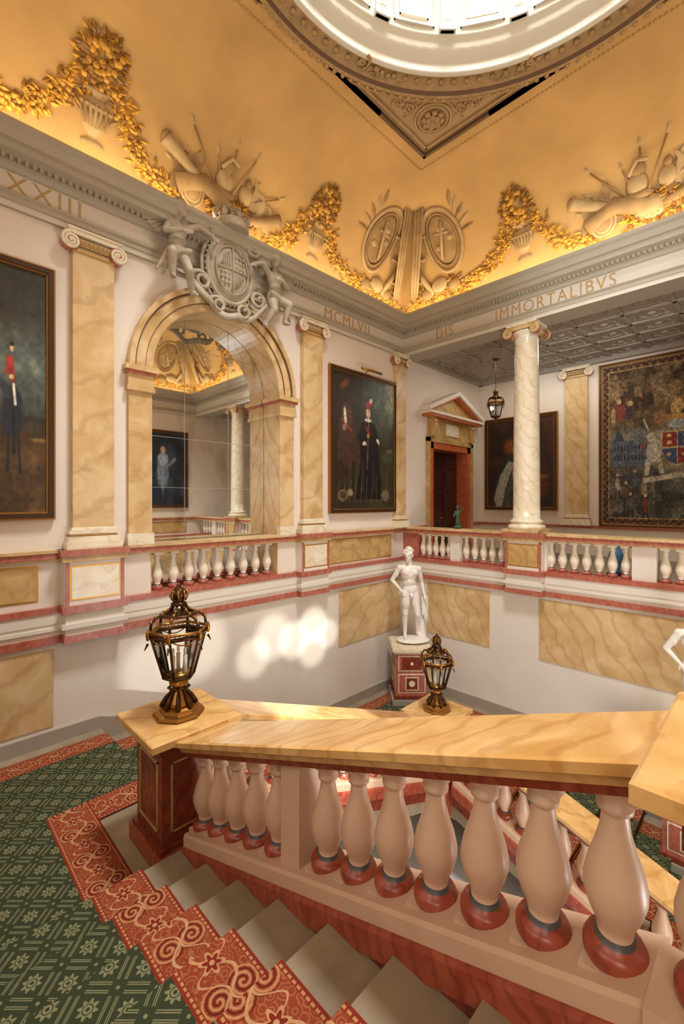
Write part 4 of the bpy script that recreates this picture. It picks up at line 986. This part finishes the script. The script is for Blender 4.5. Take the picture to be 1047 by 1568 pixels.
p.line((.55,.66),(.53,.30),.008,(160,128,74),.7); p.e(.545,.56,.022,.018,(190,148,78)); p.e(.54,.60,.07,.014,(170,38,30),-.6,.4,.9)
p.poly([(.44,.36),(.42,.12),(.47,.12),(.48,.36)],(44,38,34)); p.poly([(.60,.36),(.64,.12),(.69,.12),(.64,.36)],(44,38,34))
for i in range(10): p.line((.06+i*.09,.05),(.10+i*.085,.22+.05*math.sin(i*3)),.005,(134,120,94),.6)
p.e(.15,.10,.09,.05,(106,86,56)); p.e(.15,.10,.05,.03,(66,52,36)); p.e(.84,.10,.09,.05,(102,94,74)); p.e(.26,.12,.05,.03,(140,126,98)); p.e(.88,.40,.12,.05,(60,68,44)); p.e(.92,.46,.08,.02,(150,112,68),0,.5,.6); p.tex(.18,60)
hang('portrait_with_horse_painting',Tl,.0,-2.25,-.40,1.40,4.06,p,light=True)
p=P(320,220,(44,40,30),8); p.cloud((52,56,50),4,.35,.6)
p.mix(np.clip((p.V-.38)*5,0,1)*np.clip((.82-p.V)*5,0,1),(100,112,106)); p.cloud((172,166,138),6,.48,.66,np.clip((p.V-.42)*5,0,1)*np.clip((.80-p.V)*5,0,1)*.8); p.cloud((60,66,58),5,.5,.65,(p.V>.4)*.6); p.mix(np.clip((p.V-.78)*6,0,1)*.8,(40,38,26))
p.mix(np.clip((.36-p.V)*8,0,1),(92,62,30)); p.cloud((60,42,22),6,.4,.65,(p.V<.36)*1.); p.cloud((116,84,42),9,.55,.7,(p.V<.28)*.6)
p.e(.60,.42,.17,.13,(44,28,20)); p.e(.76,.42,.05,.08,(40,28,24)); p.e(.57,.64,.05,.12,(140,44,32)); p.e(.57,.79,.022,.03,(196,154,120))
for x in (.47,.52,.70,.74): p.poly([(x,.36),(x+.02,.36),(x+.015,.12),(x+.003,.12)],(34,22,16))
# rider seen from behind at the right of the canvas
p.e(.855,.44,.045,.085,(34,38,46)); p.e(.835,.36,.03,.06,(34,38,46)); p.e(.875,.38,.028,.07,(30,34,42)); p.line((.84,.32),(.835,.17),.007,(28,28,32)); p.line((.878,.33),(.888,.16),.007,(28,28,32)); p.line((.86,.42),(.862,.24),.009,(22,22,26)); p.e(.825,.50,.018,.05,(46,50,56),.4)
p.e(.852,.575,.014,.065,(148,42,34),.1,.3); p.e(.845,.61,.018,.03,(160,50,40)); p.line((.845,.62),(.825,.56),.007,(168,54,42)); p.e(.853,.665,.009,.018,(200,154,118)); p.e(.853,.683,.013,.012,(40,34,30)); p.e(.852,.55,.012,.012,(190,160,94)); p.line((.86,.52),(.868,.44),.007,(206,196,176))
p.e(.94,.35,.035,.03,(56,50,34)); p.e(.97,.30,.05,.012,(140,110,64),0,.5,.7); p.e(.95,.60,.03,.06,(150,150,130),.3,.7,.6); p.tex(.15,60)
hang('equestrian_battle_painting',Tl,.0,-9.05,-6.86,1.42,4.16,p,gain=1.1)
p=P(150,200,(34,22,14),5); p.cloud((62,36,24),4,.4,.7); p.mix(np.clip((p.U-.6)*2,0,1)*np.clip((p.V-.5)*2,0,1)*.7,(84,40,26))
p.poly([(.10,.0),(.30,.0),(.55,.05),(.60,.30),(.50,.52),(.36,.60),(.22,.50),(.12,.30)],(40,48,40)); p.poly([(.10,.10),(.20,.36),(.34,.54),(.42,.50),(.28,.20),(.24,.0),(.14,.0)],(150,148,130)); p.poly([(.22,.0),(.34,.30),(.40,.36),(.38,.0)],(70,76,66)); p.e(.44,.44,.05,.14,(156,148,128),-.3,.4); p.e(.36,.70,.14,.13,(118,66,30),.2,.6); p.e(.44,.66,.045,.055,(200,156,122)); p.e(.44,.725,.05,.025,(70,44,30)); p.e(.44,.60,.04,.014,(216,206,190)); p.e(.56,.36,.03,.02,(200,156,122)); p.e(.78,.22,.16,.12,(90,30,24)); p.e(.80,.34,.14,.03,(130,76,40)); p.line((.62,.0),(.60,.34),.012,(110,70,36)); p.tex(.2,60)
hang('seated_figure_painting',Tg,.0,.26,2.02,1.40,3.72,p)
p=P(100,140,(34,40,48),6); p.cloud((60,74,92),3,.4,.7); p.e(.5,.45,.14,.28,(120,130,140)); p.e(.5,.76,.06,.06,(190,150,120)); p.e(.5,.64,.13,.10,(150,160,165)); p.e(.3,.6,.12,.03,(130,140,140),-.6); p.e(.72,.2,.14,.14,(30,40,70)); p.e(.44,.14,.035,.16,(40,40,44)); p.e(.56,.14,.035,.16,(40,40,44)); p.tex(.2)
hang('full_length_portrait_painting',Tr,.0,-8.72,-7.0,1.40,4.06,p)
p2=P(100,140,(34,30,26),9); p2.cloud((80,74,52),3,.4,.7); p2.e(.5,.45,.2,.28,(50,30,26)); p2.e(.5,.76,.06,.06,(190,150,120)); p2.tex(.2)
hang('standing_portrait_painting',Tr,.0,-2.25,-.40,1.40,4.06,p2)
# tapestry
p=P(300,380,(96,84,64),11); p.cloud((70,58,42),10,.4,.6,.8)
top=np.clip((p.V-.56)*6,0,1)
p.mix(top*.85,(92,72,48)); p.cloud((134,110,76),16,.5,.62,top*.8); p.cloud((56,42,28),12,.52,.62,top*.8)
for k in range(90):
    a=p.rng.random(2); 
    if a[1]>.66: p.e(a[0],a[1],.03,.012,(int(110+p.rng.integers(0,40)),92,60),p.rng.uniform(0,3),.5,.7)
sky=np.clip((p.V-.44)*20,0,1)*np.clip((.60-p.V)*20,0,1); p.mix(sky*.7,(142,136,118))
p.poly([(.06,.36),(.34,.36),(.36,.47),(.34,.52),(.06,.52)],(88,94,102)); p.poly([(.08,.52),(.12,.60),(.16,.52)],(70,74,84)); p.poly([(.22,.5),(.30,.5),(.30,.57),(.26,.60),(.22,.57)],(104,106,106))
for k in range(11):
    for r_ in (.40,.46): p.poly([(.085+.024*k,r_),(.095+.024*k,r_),(.095+.024*k,r_+.03),(.085+.024*k,r_+.03)],(50,52,58))
p.e(.13,.70,.05,.06,(122,62,48)); p.e(.19,.69,.03,.05,(70,54,62)); p.e(.12,.77,.02,.02,(180,146,110)); p.e(.20,.75,.018,.018,(180,146,110)); p.e(.08,.68,.02,.06,(160,134,90))
low=np.clip((.36-p.V)*20,0,1); p.mix(low*.75,(84,84,76)); p.cloud((118,112,98),14,.5,.62,low*.7); p.cloud((50,50,48),18,.52,.62,low*.7)
for (x,y,c_) in ((.11,.25,(150,142,124)),(.17,.20,(100,72,52)),(.23,.27,(74,84,100)),(.29,.22,(140,122,96)),(.20,.13,(90,86,80)),(.30,.12,(120,66,52)),(.70,.2,(120,90,70)),(.8,.25,(90,96,106))):
    p.e(x,y,.022,.05,c_,.1); p.e(x,y+.06,.012,.012,(186,152,120)); p.line((x-.01,y-.04),(x-.015,y-.09),.007,(50,42,38)); p.line((x+.01,y-.04),(x+.018,y-.09),.007,(50,42,38))
p.e(.5,.46,.20,.17,(140,126,100),0,.3,.8)
p.e(.355,.44,.055,.085,(178,168,150),-.2); p.e(.335,.53,.03,.035,(184,174,156)); p.poly([(.30,.40),(.34,.40),(.32,.30),(.29,.30)],(170,160,144)); p.poly([(.37,.40),(.40,.40),(.42,.31),(.39,.31)],(170,160,144)); p.line((.32,.57),(.29,.64),.007,(184,170,136)); p.line((.31,.50),(.27,.47),.010,(140,62,52))
p.e(.645,.44,.055,.085,(164,130,80),.2); p.e(.665,.53,.03,.035,(174,138,86))
p.poly([(.40,.56),(.60,.56),(.60,.44),(.56,.38),(.5,.35),(.44,.38),(.40,.44)],(166,150,112)); p.poly([(.41,.55),(.495,.55),(.495,.465),(.41,.465)],(136,52,46)); p.poly([(.505,.55),(.59,.55),(.59,.465),(.505,.465)],(66,74,104)); p.poly([(.41,.455),(.495,.455),(.495,.36),(.44,.385),(.41,.44)],(66,74,104)); p.poly([(.505,.455),(.59,.455),(.59,.44),(.56,.385),(.505,.36)],(136,52,46))
for (x,y) in ((.45,.53),(.45,.49),(.55,.53),(.55,.49),(.45,.42),(.54,.42)): p.e(x,y,.018,.012,(180,152,96))
p.e(.5,.60,.07,.035,(150,150,150)); p.e(.5,.64,.08,.02,(166,126,74)); p.e(.5,.70,.05,.05,(172,138,86)); p.e(.40,.64,.06,.07,(144,104,64),.5,.5,.8); p.e(.60,.64,.06,.07,(144,104,64),-.5,.5,.8)
p.line((.30,.27),(.5,.30),.020,(180,168,144)); p.line((.5,.30),(.70,.27),.020,(180,168,144))
bd=np.minimum(np.minimum(p.U,1-p.U)*1.0,np.minimum(p.V,1-p.V)*1.25); band=(bd<.05)*1.; p.mix(band,(66,48,38)); p.mix(band*(np.sin(p.U*120)*np.sin(p.V*150)>.25),(118,90,64)); p.mix(band*(np.sin(p.U*150+1)*np.sin(p.V*190+2)>.75),(136,70,52)); p.mix(((bd>.045)&(bd<.053))*1.,(156,128,86)); p.mix(((bd<.008))*1.,(140,114,76)); p.tex(.25,120); p.tex(.10,60)
hang('armorial_tapestry',Tg,.0,3.10,5.92,1.02,4.66,p,.07,TM)
# ------------------------------------------------------------------ fill lights in added, unseen windows behind the viewer
def area(name,loc,rot,sx,sy,e_,col,spread=180):
    l=bpy.data.lights.new(name,'AREA'); l.shape='RECTANGLE'; l.size=sx; l.size_y=sy; l.energy=e_; l.color=col; l.spread=math.radians(spread)
    o=bpy.data.objects.new(name,l); o.location=loc; o.rotation_euler=rot; bpy.context.scene.collection.objects.link(o); return o
for i,x in enumerate((2.0,4.58,7.3)):
    b=B('added_window_%d'%(i+1),['balw','glass'])
    y=-S
    for (a0,a1,z0,z1) in ((x-.8,x+.8,4.1,4.2),(x-.8,x+.8,1.3,1.4),(x-.8,x-.7,1.3,4.2),(x+.7,x+.8,1.3,4.2)): b.box(a0,a1,y,y+.08,z0,z1)
    for xx in (x-.23,x+.23): b.box(xx-.015,xx+.015,y,y+.05,1.4,4.1)
    for zz in (2.07,2.75,3.42): b.box(x-.7,x+.7,y,y+.05,zz-.015,zz+.015)
    b.build()
    area('added_window_fill',(x,-S+.02,2.75),(PI/2,0,PI),1.4,2.7,(30,50,100)[i],(.86,.93,1))  # fill lamp added in the unseen window frame
area('dome_daylight',(C,-C,zO-.1),(0,0,0),1.6,1.6,560,(.95,.98,1),125)
for k in range(4):
    a=k*PI/2
    area('cove_light',(C+ (C-.22)*math.cos(a),-C+(C-.22)*math.sin(a),5.62),(PI,0,0) ,.08 if k%2==0 else 8.6,8.6 if k%2==0 else .08,54,(1,.84,.58))
area('gallery_light',(2.5,2.2,4.86),(0,0,0),3,1.2,50,(1,.93,.82))
area('stairwell_window_daylight',(S-.1,-4.5,-2.2),(PI/2,0,PI/2),2.5,2.0,200,(.97,.98,1))
def spot(loc,tgt,e_,sz,blend=.6,col=(1,.98,.93),soft=.04):
    l=bpy.data.lights.new('sunbeam_spot','SPOT'); l.energy=e_; l.spot_size=math.radians(sz); l.spot_blend=blend; l.color=col; l.shadow_soft_size=soft
    o=bpy.data.objects.new('sunbeam_spot',l); o.location=loc; d=Vector(tgt)-Vector(loc); o.rotation_euler=d.to_track_quat('-Z','Y').to_euler(); bpy.context.scene.collection.objects.link(o)
for (ty,tz,e_,sz) in ((-2.35,-.95,2300,4),(-2.7,-.72,2600,5),(-2.72,-1.15,2300,5),(-3.15,-.9,2600,5),(-3.6,-.75,2200,6),(-4.0,-1.0,1800,5),(-5.0,-.6,1500,8),(-5.6,-.75,1400,7)):
    spot((S-.3,-4.6,.9),(0,ty,tz),e_,sz,.8)
spot((7.6,-5.2,7.0),(2.46,-4.7,-.9),7000,11,.4)
spot((8.2,-8.9,3.4),(4.1,-.1,5.15),2600,20,.9,(.84,.92,1),.5)
w=bpy.data.worlds.new('World'); bpy.context.scene.world=w; w.use_nodes=True; w.node_tree.nodes['Background'].inputs[0].default_value=(.8,.88,1,1); w.node_tree.nodes['Background'].inputs[1].default_value=.3
bpy.context.scene.view_settings.view_transform='Standard'
# ------------------------------------------------------------------ camera
cd=bpy.data.cameras.new('camera'); cam=bpy.data.objects.new('camera',cd); bpy.context.scene.collection.objects.link(cam)
cd.sensor_fit='HORIZONTAL'; cd.sensor_width=36; cd.lens=36*675/1047; cd.shift_y=-16/1047; cd.clip_start=.05
cam.location=(6.09,-8.05,1.54); cam.rotation_euler=(PI/2,0,PI/4)
bpy.context.scene.camera=cam
